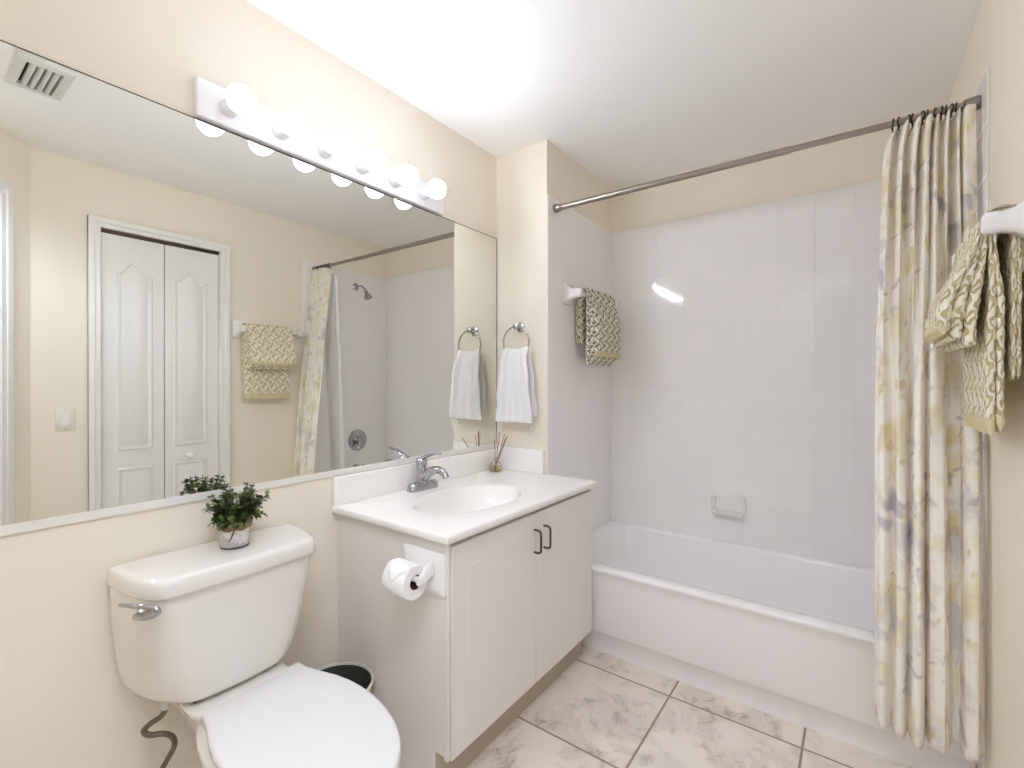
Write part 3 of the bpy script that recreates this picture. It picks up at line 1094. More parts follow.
bm = B()
rings = [bowl_ring(0.001, 0.10, 0.56, 0.105, 0.34, 3.5), bowl_ring(0.03, 0.10, 0.555, 0.103, 0.34, 3.5), bowl_ring(0.06, 0.115, 0.545, 0.092, 0.34, 3.2), bowl_ring(0.14, 0.13, 0.53, 0.088, 0.36, 3.0),
         bowl_ring(0.21, 0.13, 0.57, 0.105, 0.40, 3.0), bowl_ring(0.28, 0.11, 0.65, 0.140, 0.44, 3.0), bowl_ring(0.335, 0.08, 0.705, 0.158, 0.45, 3.0),
         bowl_ring(0.37, 0.06, 0.735, 0.168, 0.46, 3.2), bowl_ring(0.395, 0.055, 0.742, 0.170, 0.46, 3.2), bowl_ring(0.404, 0.06, 0.737, 0.166, 0.46, 3.2)]
# pinch the deck behind the seat down to the tank's foot width
loft(bm, rings)
for v in bm.verts:
    if v.co.x < 0.36 and v.co.z > 0.25:
        t = min(1.0, (0.36 - v.co.x) / 0.2)
        v.co.y = SCY + (v.co.y - SCY) * (1 - 0.26 * t * t)
dk = []
for z, x1, hw_, r in ((0.33, 0.20, 0.085, 0.03), (0.38, 0.215, 0.105, 0.03), (0.42, 0.228, 0.118, 0.025), (0.434, 0.232, 0.124, 0.022), (0.4395, 0.230, 0.122, 0.02), (0.441, 0.222, 0.114, 0.018)):
    dk.append([((0.045 + x1) / 2 + u, TCY + v, z) for u, v in rrect(x1 - 0.045, 2 * hw_, r, 5)])
loft(bm, dk)
bowl = obj('bowl', bm, M['porcelain'], toi, smooth=True, angle=70)
bm = B()
box(bm, 0.06, 0.178, TCY - 0.104, TCY + 0.104, 0.4412, 0.4522)
obj('tank_gasket', bm, M['dark'], toi)


def seat_outline(k, x0, n=40):
    """closed lid outline: straight hinge edge with pointed corners, flaring to an oval front"""
    hw = 0.172 * k
    front = 0.750
    half = [(x0, 0.0), (x0, 0.07), (x0 - 0.005, 0.127), (x0 + 0.002, 0.131), (x0 + 0.035, 0.132), (x0 + 0.08, 0.143), (x0 + 0.14, 0.161), (x0 + 0.19, 0.1695)]
    wx = x0 + 0.235
    for i in range(0, n // 2 + 1):
        a = PI / 2 * (1 - i / (n // 2))
        half.append((wx + (front - wx) * math.cos(a) ** 0.98, hw * math.sin(a) ** 0.96))
    half[-1] = (front, 0.0)
    pts = half + [(x, -y) for x, y in reversed(half[1:-1])]
    return [(x, SCY + y) for x, y in pts]


def seat_ring(k, z, x0=0.212):
    return [(0.47 + (x - 0.47) * k, SCY + (y - SCY) * k, z) for x, y in seat_outline(1.0, x0)]


bm = B()
loft(bm, [seat_ring(k, z, 0.235) for z, k in ((0.4045, 0.975), (0.406, 0.985), (0.415, 0.985), (0.417, 0.975))])
obj('seat', bm, M['seatplastic'], toi, smooth=True, angle=50)
bm = B()
loft(bm, [seat_ring(k, z) for z, k in ((0.4185, 0.985), (0.420, 0.998), (0.430, 1.0), (0.436, 0.992), (0.4385, 0.975), (0.440, 0.93), (0.442, 0.70), (0.4425, 0.35))])
obj('seat_lid', bm, M['seatplastic'], toi, smooth=True, angle=60)
for s in (-1, 1):
    bm = B()
    lathe(bm, [(0.0, -0.022), (0.008, -0.022), (0.009, -0.018), (0.009, 0.018), (0.008, 0.022), (0.0, 0.022)], (0.232, SCY + s * 0.078, 0.4245), 'Y', 16)
    obj('hinge', bm, M['seatplastic'], toi, smooth=True, angle=40)
# water supply hose
sup = thing('water_supply_hose', 'looped grey braided water hose under the toilet tank', 'hose', (0.06, -1.5, 0.2))
bm = B()
hose = spline([(0.100, -1.502, 0.437), (0.099, -1.503, 0.415), (0.093, -1.512, 0.398), (0.084, -1.530, 0.388), (0.088, -1.545, 0.380), (0.106, -1.538, 0.374), (0.116, -1.512, 0.366),
               (0.116, -1.492, 0.345), (0.110, -1.487, 0.315), (0.098, -1.500, 0.280), (0.082, -1.515, 0.24), (0.062, -1.52, 0.20), (0.045, -1.52, 0.185)], 6)
tube(bm, hose, 0.0065, 12)
obj('hose', bm, M['braid'], sup, smooth=True)
bm = B()
lathe(bm, [(0.010, -0.018), (0.011, -0.006), (0.010, -0.002), (0.009, 0.018)], (0.1, -1.502, 0.436), 'Z', 10)
obj('coupling_nut', bm, M['vent'], sup, smooth=True)
bm = B()
lathe(bm, [(0.028, 0.0005), (0.028, 0.004), (0.012, 0.008), (0.010, 0.05), (0.013, 0.052), (0.013, 0.065), (0.0, 0.066)], (0.0, -1.52, 0.185), 'X', 20)
lathe(bm, [(0.006, 0.0), (0.006, 0.02), (0.015, 0.022), (0.015, 0.03), (0, 0.03)], (0.055, -1.52, 0.185), (0, -1, 0), 14)
obj('stop_valve', bm, M['chrome'], sup, smooth=True, angle=40)

# waste bin behind the toilet
wbin = thing('waste_bin', 'small round waste bin between the toilet and the vanity', 'waste bin', (0.182, -1.068, 0))
bm = B()
lathe(bm, [(0.0, 0.0012), (0.088, 0.001), (0.092, 0.004), (0.112, 0.275), (0.1135, 0.280), (0.1175, 0.281), (0.1195, 0.285), (0.1175, 0.289), (0.1125, 0.2895), (0.1115, 0.286), (0.1112, 0.282)], (0.182, -1.068, 0), 'Z', 44)
bmesh.ops.delete(bm, geom=[f for f in bm.faces if len(f.verts) > 4 and f.calc_center_median().z > 0.2], context='FACES')
obj('shell', bm, M['binrim'], wbin, smooth=True, angle=50, label='pale outer shell and rim')
bm = B()
lathe(bm, [(0.1118, 0.284), (0.1100, 0.279), (0.0895, 0.010), (0.0, 0.008)], (0.182, -1.068, 0), 'Z', 44)
bmesh.ops.delete(bm, geom=[f for f in bm.faces if len(f.verts) > 4 and f.calc_center_median().z > 0.2], context='FACES')
obj('liner_pail', bm, M['binplastic'], wbin, smooth=True, angle=50, label='dark grey-green inner pail')

# ================================================================== PLANT ON THE TANK
PXc, PYc, PZc = 0.112, -1.340, 0.7945
pl = thing('potted_plant', 'small leafy green plant in a whitewashed pot on the toilet tank', 'plant', (PXc, PYc, PZc))
bm = B()
lathe(bm, [(0.0, 0.0003), (0.032, 0.0003), (0.034, 0.002), (0.0345, 0.006), (0.0385, 0.060), (0.040, 0.068), (0.0385, 0.069), (0.0365, 0.064), (0.033, 0.055), (0.0, 0.055)], (PXc, PYc, PZc), 'Z', 36)
obj('pot', bm, M['pot'], pl, smooth=True, angle=50)
bm = B()
lathe(bm, [(0.0345, 0.0006), (0.0358, 0.0012), (0.0358, 0.0035), (0.0348, 0.0042)], (PXc, PYc, PZc), 'Z', 36)
obj('pot_base_ring', bm, M['pewter'], pl, smooth=True, label='dark rim at the foot of the pot')
bm = B()
lathe(bm, [(0.0402, 0.052), (0.0425, 0.053), (0.0435, 0.068), (0.0425, 0.071), (0.0405, 0.0705), (0.0395, 0.066)], (PXc, PYc, PZc), 'Z', 36)
band = obj('burlap_band', bm, M['burlap'], pl, smooth=True, label='brown burlap band')
bm = B()
fd = Vector((0.86, -0.38, 0)).normalized()
sd_ = Vector((0.38, 0.86, 0)).normalized()
kn = Vector((PXc, PYc, PZc + 0.060)) + fd * 0.0445
for s in (-1, 1):
    tube(bm, spline([kn, kn + sd_ * 0.014 * s + Vector((0, 0, 0.006)) + fd * 0.004, kn + sd_ * 0.026 * s + Vector((0, 0, -0.002)), kn + sd_ * 0.014 * s + Vector((0, 0, -0.007)), kn], 6), 0.0014, 8)
tube(bm, spline([kn, kn + Vector((0, 0, -0.016)) - sd_ * 0.006, kn + Vector((0, 0, -0.036)) - sd_ * 0.014 - fd * 0.003], 6), 0.0016, 8)
tube(bm, spline([kn, kn + Vector((0, 0, -0.014)) - sd_ * 0.003, kn + Vector((0, 0, -0.030)) - sd_ * 0.010 - fd * 0.002], 6), 0.0014, 8)
obj('twine_bow', bm, M['twine'], pl, smooth=True)
bm = B()
lathe(bm, [(0.034, 0.0552), (0.030, 0.062), (0.015, 0.066), (0.0, 0.067)], (PXc, PYc, PZc), 'Z', 24)
obj('moss', bm, M['soil'], pl, smooth=True)
rnd = random.Random(11)
bms, bml, bmp = B(), B(), B()


def leaf_into(bm, p, d, up, ln, wd):
    d = d.normalized()
    side = d.cross(up)
    if side.length < 1e-3:
        side = d.orthogonal()
    side.normalize()
    nn = side.cross(d).normalized()
    prof = ((0, 0.12), (0.25, 0.75), (0.55, 1.0), (0.82, 0.72), (1.0, 0.05))
    rows_ = []
    for t, w in prof:
        c = p + d * ln * t + nn * (-0.14 * ln * t * t)
        rows_.append([bm.verts.new(c - side * wd * w / 2 + nn * 0.12 * wd * w), bm.verts.new(c), bm.verts.new(c + side * wd * w / 2 + nn * 0.12 * wd * w)])
    for a, b in zip(rows_, rows_[1:]):
        bm.faces.new((a[0], a[1], b[1], b[0]))
        bm.faces.new((a[1], a[2], b[2], b[1]))


for k in range(64):
    az = 2 * PI * k * 0.618 + rnd.uniform(-0.3, 0.3)
    el = rnd.uniform(0.15, 1.4) if k > 22 else rnd.uniform(0.85, 1.5)
    ln = rnd.uniform(0.055, 0.080) if el < 0.7 else rnd.uniform(0.075, 0.118)
    d = Vector((math.cos(az) * math.cos(el), math.sin(az) * math.cos(el), math.sin(el)))
    if math.sin(az) * math.cos(el) < -0.45:
        ln *= 0.72
    p0 = Vector((PXc + 0.018 * math.cos(az), PYc + 0.018 * math.sin(az), PZc + 0.060))
    # keep the side towards the wall short of the mirror
    reach = p0.x + d.x * ln
    if reach < 0.032:
        ln *= max(0.25, (p0.x - 0.032) / (p0.x - reach))
    p2 = p0 + d * ln
    p1 = p0 + d * ln * 0.5 + Vector((0, 0, 0.008))
    pth = spline([p0, p1, p2], 4)
    tube(bms, pth, 0.0011, 6)
    npairs = rnd.randint(5, 7)
    for q in range(npairs):
        t = 0.25 + 0.72 * q / (npairs - 1)
        pp = pth[min(len(pth) - 1, int(t * (len(pth) - 1)))]
        for s in (0, 1, 2):
            a2 = rnd.uniform(0, 2 * PI)
            ax = d.orthogonal().normalized()
            rad = ax * math.cos(a2) + d.cross(ax) * math.sin(a2)
            ld = (d * rnd.uniform(0.3, 0.8) + rad).normalized()
            tip = pp + ld * 0.018
            if tip.x < 0.018 or (tip.z < PZc + 0.052 and (tip - Vector((PXc, PYc, tip.z))).length < 0.046):
                continue
            bmx = bmp if (rnd.random() < 0.32 and t > 0.5) else bml
            leaf_into(bmx, pp, ld, Vector((0, 0, 1)), rnd.uniform(0.014, 0.021), rnd.uniform(0.0095, 0.0125))
obj('stems', bms, M['stem'], pl, smooth=True)
obj('foliage', bml, M['leaf'], pl, smooth=True, angle=180)
obj('young_foliage', bmp, M['leafpale'], pl, smooth=True, angle=180, label='paler young leaves')

# ================================================================== TOWEL RING AND WHITE TOWEL
tr = thing('towel_ring', 'round chrome towel ring on the short wall beside the mirror', 'towel ring', (0.160, 0, 1.54))
bm = B()
lathe(bm, [(0.025, 0.0005), (0.026, 0.006), (0.020, 0.010), (0.013, 0.013), (0.012, 0.034), (0.016, 0.038), (0.016, 0.052), (0.010, 0.056), (0.0, 0.056)], (0.160, 0, 1.536), (0, -1, 0), 28)
obj('post', bm, M['chrome'], tr, smooth=True, angle=50)
RC, RRAD = Vector((0.160, -0.045, 1.458)), 0.078
bm = B()
tube(bm, [RC + Vector((math.cos(2 * PI * i / 48) * RRAD, 0, math.sin(2 * PI * i / 48) * RRAD)) for i in range(48)], 0.0045, 12, closed=True)
obj('ring', bm, M['chrome'], tr, smooth=True, angle=180)
wt = thing('hand_towel', 'white terry hand towel hanging through the chrome towel ring', 'towel', (0.160, -0.045, 1.2))
bm = B()
NW, NL = 44, 60


def wt_pt(i, j, side):
    """i along width, j along the drape; the cloth passes over the ring's lower half"""
    w = i / NW * 2 - 1
    zf, zb = 1.060, 1.088
    t = j / NL
    # ring bottom height at this width when bunched
    if t < 0.5:
        q = 1 - t / 0.5
        z = 1.425 - (1.425 - zf) * q
        half = 0.072 + (0.114 - 0.072) * (q ** 0.8)
        y = -0.045 - 0.016 - 0.010 * q - 0.010 * math.sin(q * PI)
    else:
        q = (t - 0.5) / 0.5
        z = 1.425 - (1.425 - zb) * q
        half = 0.074 + (0.112 - 0.074) * (q ** 0.8)
        y = -0.045 + 0.014 + 0.004 * q
    crest = math.exp(-((t - 0.5) / 0.035) ** 2)
    y = y * (1 - crest) + (-0.045) * crest
    z += 0.014 * crest - 0.012 * (1 - w * w) * math.exp(-((t - 0.5) / 0.12) ** 2)
    fold = (0.008 * math.sin(w * 5.2 + 0.6) + 0.004 * math.sin(w * 11 + 2)) * (0.9 - 0.35 * q) * (1 - crest * 0.6)
    if t < 0.5:
        y += fold
    else:
        y += fold * 0.35
    x = 0.161 + 0.004 * q + w * half + 0.003 * math.sin(z * 40)
    n = noise.noise(Vector((x * 16, z * 16, t * 3)))
    return Vector((x, min(y + 0.003 * n, -0.018), z))


def sheet(bm, fn, nw, nl, uvscale=None):
    vv = [[bm.verts.new(fn(i, j)) for i in range(nw + 1)] for j in range(nl + 1)]
    for j in range(nl):
        for i in range(nw):
            bm.faces.new((vv[j][i], vv[j][i + 1], vv[j + 1][i + 1], vv[j + 1][i]))
    return vv


sheet(bm, lambda i, j: wt_pt(i, j, 0), NW, NL)
o = obj('cloth', bm, M['whitetowel'], wt, smooth=True, angle=180)
s_ = o.modifiers.new('solid', 'SOLIDIFY')
s_.thickness = 0.006
s_.offset = 0
s2 = o.modifiers.new('subsurf', 'SUBSURF')
s2.levels = s2.render_levels = 1
bm = B()
sheet(bm, lambda i, j: (0.238 + 0.018 * i / 3 - 0.001 * j, -0.034 + 0.002 * math.sin(j * 0.8), 1.096 - 0.0088 * j), 3, 8)
o = obj('care_tag', bm, M['tag'], wt, smooth=True, label='small care tag below the hem')
s_ = o.modifiers.new('solid', 'SOLIDIFY')
s_.thickness = 0.0006
bm = B()
for k in range(6):
    z = 1.070 - 0.0062 * k
    box(bm, 0.2415, 0.2415 + (0.010 if k % 2 else 0.012), -0.0363, -0.0358, z, z + 0.0028)
tg = obj('print', bm, M['tagprint'], o, label='dark print on the tag')

# ================================================================== CERAMIC TOWEL BARS
def ceramic_post(bm, base, out, tall=0.11, wide=0.085, reach=0.078):
    """square-footed flared ceramic bar post: base point on the wall, out = unit normal"""
    b, o_ = Vector(base), Vector(out)
    u = o_.cross(Vector((0, 0, 1)))
    prof = ((0.0, 1.0, 0.010), (0.010, 1.0, 0.012), (0.018, 0.72, 0.016), (0.034, 0.50, 0.014), (0.055, 0.42, 0.012), (0.070, 0.44, 0.012), (reach, 0.40, 0.012), (reach + 0.006, 0.30, 0.010))
    rings = []
    for h, k, r in prof:
        w, t = wide * k, tall * k
        rings.append([b + o_ * h + u * p + Vector((0, 0, q)) for p, q in rrect(w, t, min(r, w * 0.45), 5)])
    loft(bm, rings)


def towel_bar(name, label, x_wall, nx, y0, y1, z, reach, bar_out, barr=0.011):
    t = thing(name, label, 'towel bar', (x_wall, (y0 + y1) / 2, z))
    for yy in (y0, y1):
        bm = B()
        ceramic_post(bm, (x_wall, yy, z), (nx, 0, 0), reach=reach)
        obj('post', bm, M['ceramic'], t, smooth=True, angle=50)
    bm = B()
    xx = x_wall + nx * bar_out
    loft(bm, [[(xx + p, yy, z + q) for p, q in rrect(2 * barr, 2 * barr, barr * 0.4, 3)] for yy in (y0 + 0.012, y1 - 0.012)])
    obj('bar', bm, M['ceramic'], t, smooth=True, angle=40)
    return xx


BXR = towel_bar('towel_bar', 'white ceramic towel bar on the cream right wall beside the curtain', XR - 0.0005, -1, -0.480, -0.085, 1.612, 0.080, 0.046)
BXL = towel_bar('towel_bar', 'white ceramic towel bar on the tiled wall inside the tub alcove', XW + 0.0005, 1, 0.185, 0.635, 1.715, 0.084, 0.062)


def smooth01(a, b, v):
    t = min(1.0, max(0.0, (v - a) / (b - a)))
    return t * t * (3 - 2 * t)


def draped_towel(root, mat, bx, bz, y0, y1, out, inner, squeeze, zf, zb, layers, th, seed, ripple=0.0055, step=0.006, back_inner=None, back_squeeze=0.5, hems=9):
    """folded towel laid over a bar at (bx, bz), hanging on the room side (out = +1/-1) and on the wall side.
    inner(dz) = gap between the bar's middle and the towel at dz below the bar; squeeze(dz) = how plump the fold is there.
    Each fold layer is a flattened loop of terry; all of them are one cloth."""
    rnd_ = random.Random(seed)
    bm = B()
    uvl = bm.loops.layers.uv.new('UVMap')
    hemb = B()
    back_inner = back_inner or (lambda dz: 0.013)
    nseg = 36
    hn = nseg // 2
    lut = {}
    done = set()
    for L_ in range(layers):
        off = (L_ + 0.5) * th
        zf_l = zf + step * (layers - 1 - L_)
        P, Q = [], []
        nf, nb = 44, 30
        for i in range(nf):
            z = zf_l + (bz - zf_l) * i / nf
            dz = bz - z
            P.append((inner(dz) + off * squeeze(dz), z))
            Q.append(squeeze(dz))
        r = inner(0) + off * squeeze(0)
        for i in range(13):
            a = PI * i / 12
            P.append((r * math.cos(a), bz + r * math.sin(a)))
            Q.append(squeeze(0))
        for i in range(1, nb + 1):
            z = bz - (bz - zb - 0.004 * L_) * i / nb
            dz = bz - z
            w = smooth01(0, 0.07, dz)
            P.append((-(r * (1 - w) + (back_inner(dz) + off * back_squeeze) * w), z))
            Q.append(squeeze(0) * (1 - w) + back_squeeze * w)
        rings, lens, acc = [], [], 0.0
        hw = (y1 - y0) / 2
        yc = (y0 + y1) / 2 + rnd_.uniform(-0.003, 0.003)
        for i, (x, z) in enumerate(P):
            a, b = P[max(0, i - 1)], P[min(len(P) - 1, i + 1)]
            d = Vector((b[0] - a[0], b[1] - a[1])).normalized()
            nx_, nz_ = -d.y, d.x
            if i:
                acc += math.hypot(x - P[i - 1][0], z - P[i - 1][1])
            lens.append(acc)
            h2 = th * 0.485 * Q[i]
            ends = min(1.0, 0.35 + min(i, len(P) - 1 - i) / 1.6)
            rip = 1 + 0.22 * math.sin(acc * 2 * PI / 0.017 + L_ * 2.1 + 1.5 * math.sin(acc * 31))
            ring = []
            for j in range(nseg):
                sg = 1 if j < hn else -1
                u = -1 + 2 * (j + 0.5) / hn if j < hn else 1 - 2 * (j - hn + 0.5) / hn
                # flat middle, round rolled ends
                au = abs(u)
                cap = h2 * 1.5
                yy = math.copysign(hw - cap + cap * math.sin(min(1.0, max(0.0, (au - 0.6) / 0.4)) * PI / 2) if au > 0.6 else (hw - cap) * au / 0.6, u)
                e = 1.0 if au <= 0.6 else math.cos((au - 0.6) / 0.4 * PI / 2)
                hgt = sg * h2 * (0.08 + 0.92 * e) * ends
                if au > 0.6:
                    hgt *= rip ** 0.5
                    yy += math.copysign(ripple * (rip - 1) * 3.0, u)
                hgt += sg * 0.0022 * noise.noise(Vector((yy * 38 + seed, acc * 38, L_ * 5.0)))
                ring.append(Vector((bx + out * (x + nx_ * hgt), yc + yy, z + nz_ * hgt)))
            rings.append(ring)
        vv = loft(bm, rings)
        girth = [0.0]
        for j in range(1, nseg + 1):
            girth.append(girth[-1] + (rings[20][j % nseg] - rings[20][j - 1]).length)
        for i, rr_ in enumerate(vv):
            for j, v in enumerate(rr_):
                lut[v] = (girth[j] + L_ * 0.31, lens[i] + L_ * 0.17)
        for f in bm.faces:
            if f in done:
                continue
            done.add(f)
            us = [lut[lp.vert] for lp in f.loops]
            wrap = max(q[0] for q in us) - min(q[0] for q in us) > girth[-1] * 0.5
            for lp, q in zip(f.loops, us):
                lp[uvl].uv = (q[0] + (girth[-1] if wrap and q[0] - L_ * 0.31 < girth[-1] * 0.25 else 0), q[1])
        # plain woven hem along the lower front edge
        if L_ < layers - hems:
            continue
        hr = []
        for i, g in ((0, 0.0004), (1, 0.0016), (2, 0.0016), (3, 0.0008)):
            ctr = sum(rings[i], Vector()) / nseg
            hr.append([p + (p - ctr).normalized() * g for p in rings[i]])
        low = [p - Vector((0, 0, 0.005)) for p in hr[0]]
        loft(hemb, [low] + hr)
    c = obj('cloth', bm, mat, root, smooth=True, angle=180)
    obj('hem', hemb, M['hem'], root, smooth=True, angle=60, label='plain tan hem')
    return c


def bath_inner(dz):
    return 0.0125 - 0.0145 * smooth01(0.02, 0.20, dz)


def bath_squeeze(dz):
    return 0.42 + 0.58 * smooth01(0.02, 0.25, dz)


def hand_inner(dz):
    return bath_inner(dz) + 0.028 * bath_squeeze(dz) + 0.001 + 0.014 * smooth01(0.02, 0.22, dz)


def hand_squeeze(dz):
    return 0.26 + 0.80 * smooth01(0.0, 0.18, dz)


bt = thing('bath_towel', 'long damask bath towel in cream and tan folded over the right wall bar', 'towel', (BXR, -0.30, 1.4))
draped_towel(bt, M['damask'], BXR, 1.612, -0.470, -0.165, -1, bath_inner, bath_squeeze, 1.146, 1.262, 2, 0.014, 3, back_inner=lambda dz: 0.0115, back_squeeze=0.55)
ht = thing('hand_towel', 'shorter cream and tan damask hand towel laid over the bath towel', 'towel', (BXR, -0.30, 1.45))
draped_towel(ht, M['damask'], BXR, 1.612, -0.462, -0.150, -1, hand_inner, hand_squeeze, 1.376, 1.50, 3, 0.0215, 8, step=-0.017, hems=1, back_inner=lambda dz: 0.0275, back_squeeze=0.22)
wc = thing('washcloth', 'small patterned cloth folded over the ceramic bar inside the tub alcove', 'towel', (BXL, 0.41, 1.55))
draped_towel(wc, M['damasksmall'], BXL, 1.715, 0.262, 0.560, 1, lambda dz: 0.0125 - 0.006 * smooth01(0.02, 0.1, dz), lambda dz: 0.40 + 0.60 * smooth01(0, 0.14, dz),
             1.398, 1.46, 3, 0.024, 21, step=-0.024, hems=1, back_inner=lambda dz: 0.0125, back_squeeze=0.55)

# ================================================================== SHOWER ROD, CURTAIN, LINER, RINGS
RYD, RZD = 0.066, 2.121
rod = thing('shower_rod', 'brushed nickel tension rod across the tub alcove', 'shower rod', (1.08, RYD, RZD))
bm = B()
lathe(bm, [(0.0135, 0.0), (0.0135, 0.99), (0.0115, 0.992)], (XW + 0.022, RYD, RZD), 'X', 20)
obj('outer_tube', bm, M['nickel'], rod, smooth=True, angle=40)
bm = B()
lathe(bm, [(0.0112, 0.0), (0.0112, XR - 0.02 - (XW + 1.0))], (XW + 1.0, RYD, RZD), 'X', 20)
obj('inner_tube', bm, M['nickel'], rod, smooth=True, angle=40)
for xx, ax in ((XW + 0.0008, (1, 0, 0)), (XR - 0.0068, (-1, 0, 0))):
    bm = B()
    lathe(bm, [(0.0205, 0.0), (0.0215, 0.003), (0.0195, 0.022), (0.0165, 0.036), (0.0138, 0.038)], (xx, RYD, RZD), ax, 24)
    obj('end_cap', bm, M['nickel'], rod, smooth=True, angle=40)


def fold_fn(knots):
    """piecewise-cosine fold profile through (s, height) knots"""
    def f(s):
        s = min(max(s, knots[0][0]), knots[-1][0])
        for (a, va), (b, vb) in zip(knots, knots[1:]):
            if s <= b:
                t = (s - a) / (b - a)
                t = 0.5 - 0.5 * math.cos(PI * t)
                return va + (vb - va) * t
        return knots[-1][1]

    def g(s):
        q = (f(s) + 1) / 2          # broad rounded fronts, narrow gaps between the folds
        return 2 * q ** 1.6 - 1
    return g


top_k = [(0, .2), (.07, -.8), (.13, .9), (.20, -1), (.27, 1), (.345, -1), (.41, 1), (.475, -1), (.53, .7), (.585, -.5), (.63, .9), (.695, -1), (.75, .9), (.80, -.5), (.845, .5), (.90, -1), (.965, -.6), (1, .3)]
bot_k = [(0, .0), (.09, -.5), (.17, .4), (.26, -.8), (.34, .5), (.42, -.8), (.50, .7), (.545, -.5), (.62, -.9), (.68, .2), (.73, 1), (.79, .9), (.84, -.5), (.90, -.8), (.95, .2), (1, .5)]
ft, fb = fold_fn(top_k), fold_fn(bot_k)
NC, NZ = 360, 90
CTOP, CBOT = 2.103, 0.186


def curtain_pt(i, j):
    s = i / NC
    t = j / NZ                       # 0 top, 1 bottom
    z = CTOP - (CTOP - CBOT - 0.062 * math.exp(-s * 13)) * t
    w = min(1.0, t / 0.55)
    w = w * w * (3 - 2 * w)
    ss = s + 0.012 * math.sin(t * 5 + s * 9) * (t ** 0.5) * (1 - s) * s * 4
    f = ft(ss) * (1 - w) + fb(ss) * w
    amp = 0.032 + 0.012 * w
    xl = 1.596 - 0.020 * w + 0.022 * math.exp(-t * 30)
    xr = 1.824 + 0.008 * w
    yc = RYD - 0.004 - 0.150 * (1 - (1 - min(1, t / 0.85)) ** 1.25) + 0.012 * s * t
    sway = 0.010 * math.sin(2 * PI * (s * 3 + t * 0.5)) * w
    x = xl + (xr - xl) * (s + 0.012 * math.sin(2 * PI * s * 6.5 + 2 * t))
    x = min(x, 1.831)
    y = yc + amp * f + sway + 0.003 * noise.noise(Vector((x * 25, t * 6, 0.3)))
    z -= (0.004 * ft(s) + 0.034 * max(0.0, 1 - s / 0.11)) * math.exp(-t * 40)
    z += 0.003 * f * t
    return Vector((x, y, z))


sc_ = thing('shower_curtain', 'floral cream, yellow and grey shower curtain bunched at the right wall', 'curtain', (1.71, RYD, RZD))
bm = B()
uvl = bm.loops.layers.uv.new('UVMap')
vv = sheet(bm, curtain_pt, NC, NZ)
acc = [0.0]
for i in range(1, NC + 1):
    acc.append(acc[-1] + (vv[NZ // 2][i].co - vv[NZ // 2][i - 1].co).length)
lut = {}
for j in range(NZ + 1):
    for i in range(NC + 1):
        lut[vv[j][i]] = (acc[i], vv[j][i].co.z)
for f in bm.faces:
    for lp in f.loops:
        lp[uvl].uv = lut[lp.vert]
o = obj('cloth', bm, M['curtain'], sc_, smooth=True, angle=180)
s_ = o.modifiers.new('solid', 'SOLIDIFY')
s_.thickness = 0.0016

ln_ = thing('shower_liner', 'plain white shower liner hanging inside the tub behind the curtain', 'curtain', (1.71, 0.1, RZD))
bm = B()


def liner_pt(i, j):
    s, t = i / 160, j / 50
    z = 2.07 - (2.07 - 0.20) * t
    x = 1.612 + (0.205 - 0.095 * t) * s - 0.022 * t * (1 - s)
    y = 0.114 + 0.013 * math.sin(s * 38 + 0.6 * math.sin(t * 3)) * (0.7 + 0.3 * t) + 0.040 * min(1, t * 1.4)
    return Vector((x, y, z))


sheet(bm, liner_pt, 160, 50)
o = obj('sheet', bm, M['liner'], ln_, smooth=True, angle=180)
s_ = o.modifiers.new('solid', 'SOLIDIFY')
s_.thickness = 0.0012

hook_mesh = None
for k in range(12):
    xh = [1.625, 1.642, 1.664, 1.676, 1.699, 1.712, 1.733, 1.744, 1.757, 1.768, 1.781, 1.797][k]
    if hook_mesh is None:
        bm = B()
        pts = [Vector((0.0012 * math.sin(a), math.cos(a) * 0.0150, math.sin(a) * 0.0150)) for a in [math.radians(-70 + 320 * i / 24) for i in range(25)]]
        pts += [Vector((0.0, -0.004, -0.021)), Vector((0.0, -0.001, -0.027)), Vector((0.0, 0.005, -0.024))]
        tube(bm, pts, 0.0023, 8)
        hk = obj('curtain_hook', bm, M['bronze'], None, smooth=True, angle=180)
        tag(hk, 'dark bronze curtain hook on the shower rod, one of the bunched row', 'curtain hook', 'curtain hooks on the shower rod')
        hook_mesh = hk
        o = hk
    else:
        o = hook_mesh.copy()
        COL.objects.link(o)
    o.location = (xh, RYD, RZD)
    o.rotation_euler = (0, 0, [0.1, -0.3, 0.35, -0.2, 0.4, 0.0, -0.35, 0.2, -0.1, 0.3, -0.2, 0.15][k])

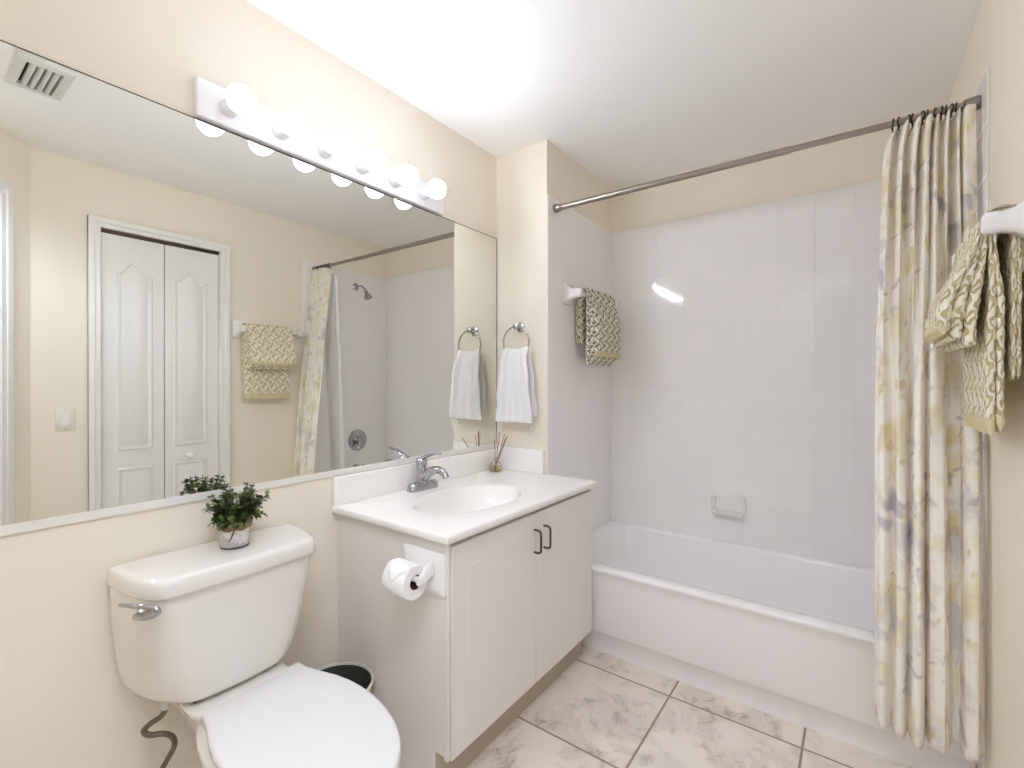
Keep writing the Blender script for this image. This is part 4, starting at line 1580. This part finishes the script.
# ================================================================== SWITCH AND CEILING VENT (seen in the mirror)
sw = thing('light_switch', 'single white rocker light switch on the right wall, seen in the mirror', 'light switch', (XR, -1.342, 1.06))
bm = B()
loft(bm, [[(XR - h, -1.342 + u * k, 1.060 + v * k) for u, v in rrect(0.078, 0.121, 0.006, 4)] for h, k in ((0.0005, 1.0), (0.004, 1.0), (0.0065, 0.95))])
obj('plate', bm, M['switch'], sw, smooth=True, angle=40)
bm = B()
v = box(bm, XR - 0.0105, XR - 0.0066, -1.342 - 0.0165, -1.342 + 0.0165, 1.060 - 0.033, 1.060 + 0.033)
for q in v:
    if q.co.z > 1.06 and q.co.x < XR - 0.009:
        q.co.x += 0.0025
obj('rocker', bm, M['trim'], sw, bevel=0.001, segs=2)
for zz in (1.010, 1.110):
    bm = B()
    lathe(bm, [(0.003, 0.006), (0.003, 0.0075), (0.0, 0.0078)], (XR, -1.342, zz), (-1, 0, 0), 10)
    obj('screw', bm, M['nickel'], sw)

VX0, VX1, VYA, VYB = 0.886, 1.156, -1.640, -1.480
vt = thing('ceiling_vent', 'white louvred air vent in the ceiling, seen at the mirror top', 'vent', ((VX0 + VX1) / 2, (VYA + VYB) / 2, H))
bm = B()
ox, oy = (VX0 + VX1) / 2, (VYA + VYB) / 2
loft(bm, [[(ox + u, oy + v, z) for u, v in rrect(VX1 - VX0 - d, VYB - VYA - d, 0.004, 2)] for d, z in
          ((0.0, H - 0.0006), (0.0, H - 0.016), (0.006, H - 0.020), (0.055, H - 0.023), (0.060, H - 0.021), (0.060, H - 0.003))], cap0=False, cap1=False)
obj('frame', bm, M['vent'], vt, smooth=True, angle=30)
obj('duct_shade', boxb(VX0 + 0.026, VX1 - 0.026, VYA + 0.026, VYB - 0.026, H - 0.0025, H - 0.001), M['dark'], vt)  # dark sheet standing in for the shade of the duct depth
for k in range(5):
    yk = VYA + 0.040 + 0.0215 * k
    bm = B()
    arc = []
    for i in range(7):
        a = math.radians(8 + 74 * i / 6)
        arc.append((yk + 0.019 * (1 - math.cos(a)), H - 0.004 - 0.019 * math.sin(a)))
    a_ = [[bm.verts.new((xx, y, z)) for y, z in arc] for xx in (VX0 + 0.032, VX1 - 0.032)]
    for i in range(6):
        bm.faces.new((a_[0][i], a_[0][i + 1], a_[1][i + 1], a_[1][i]))
    o = obj('slat', bm, M['vent'], vt, smooth=True, angle=60)
    s_ = o.modifiers.new('solid', 'SOLIDIFY')
    s_.thickness = 0.0015
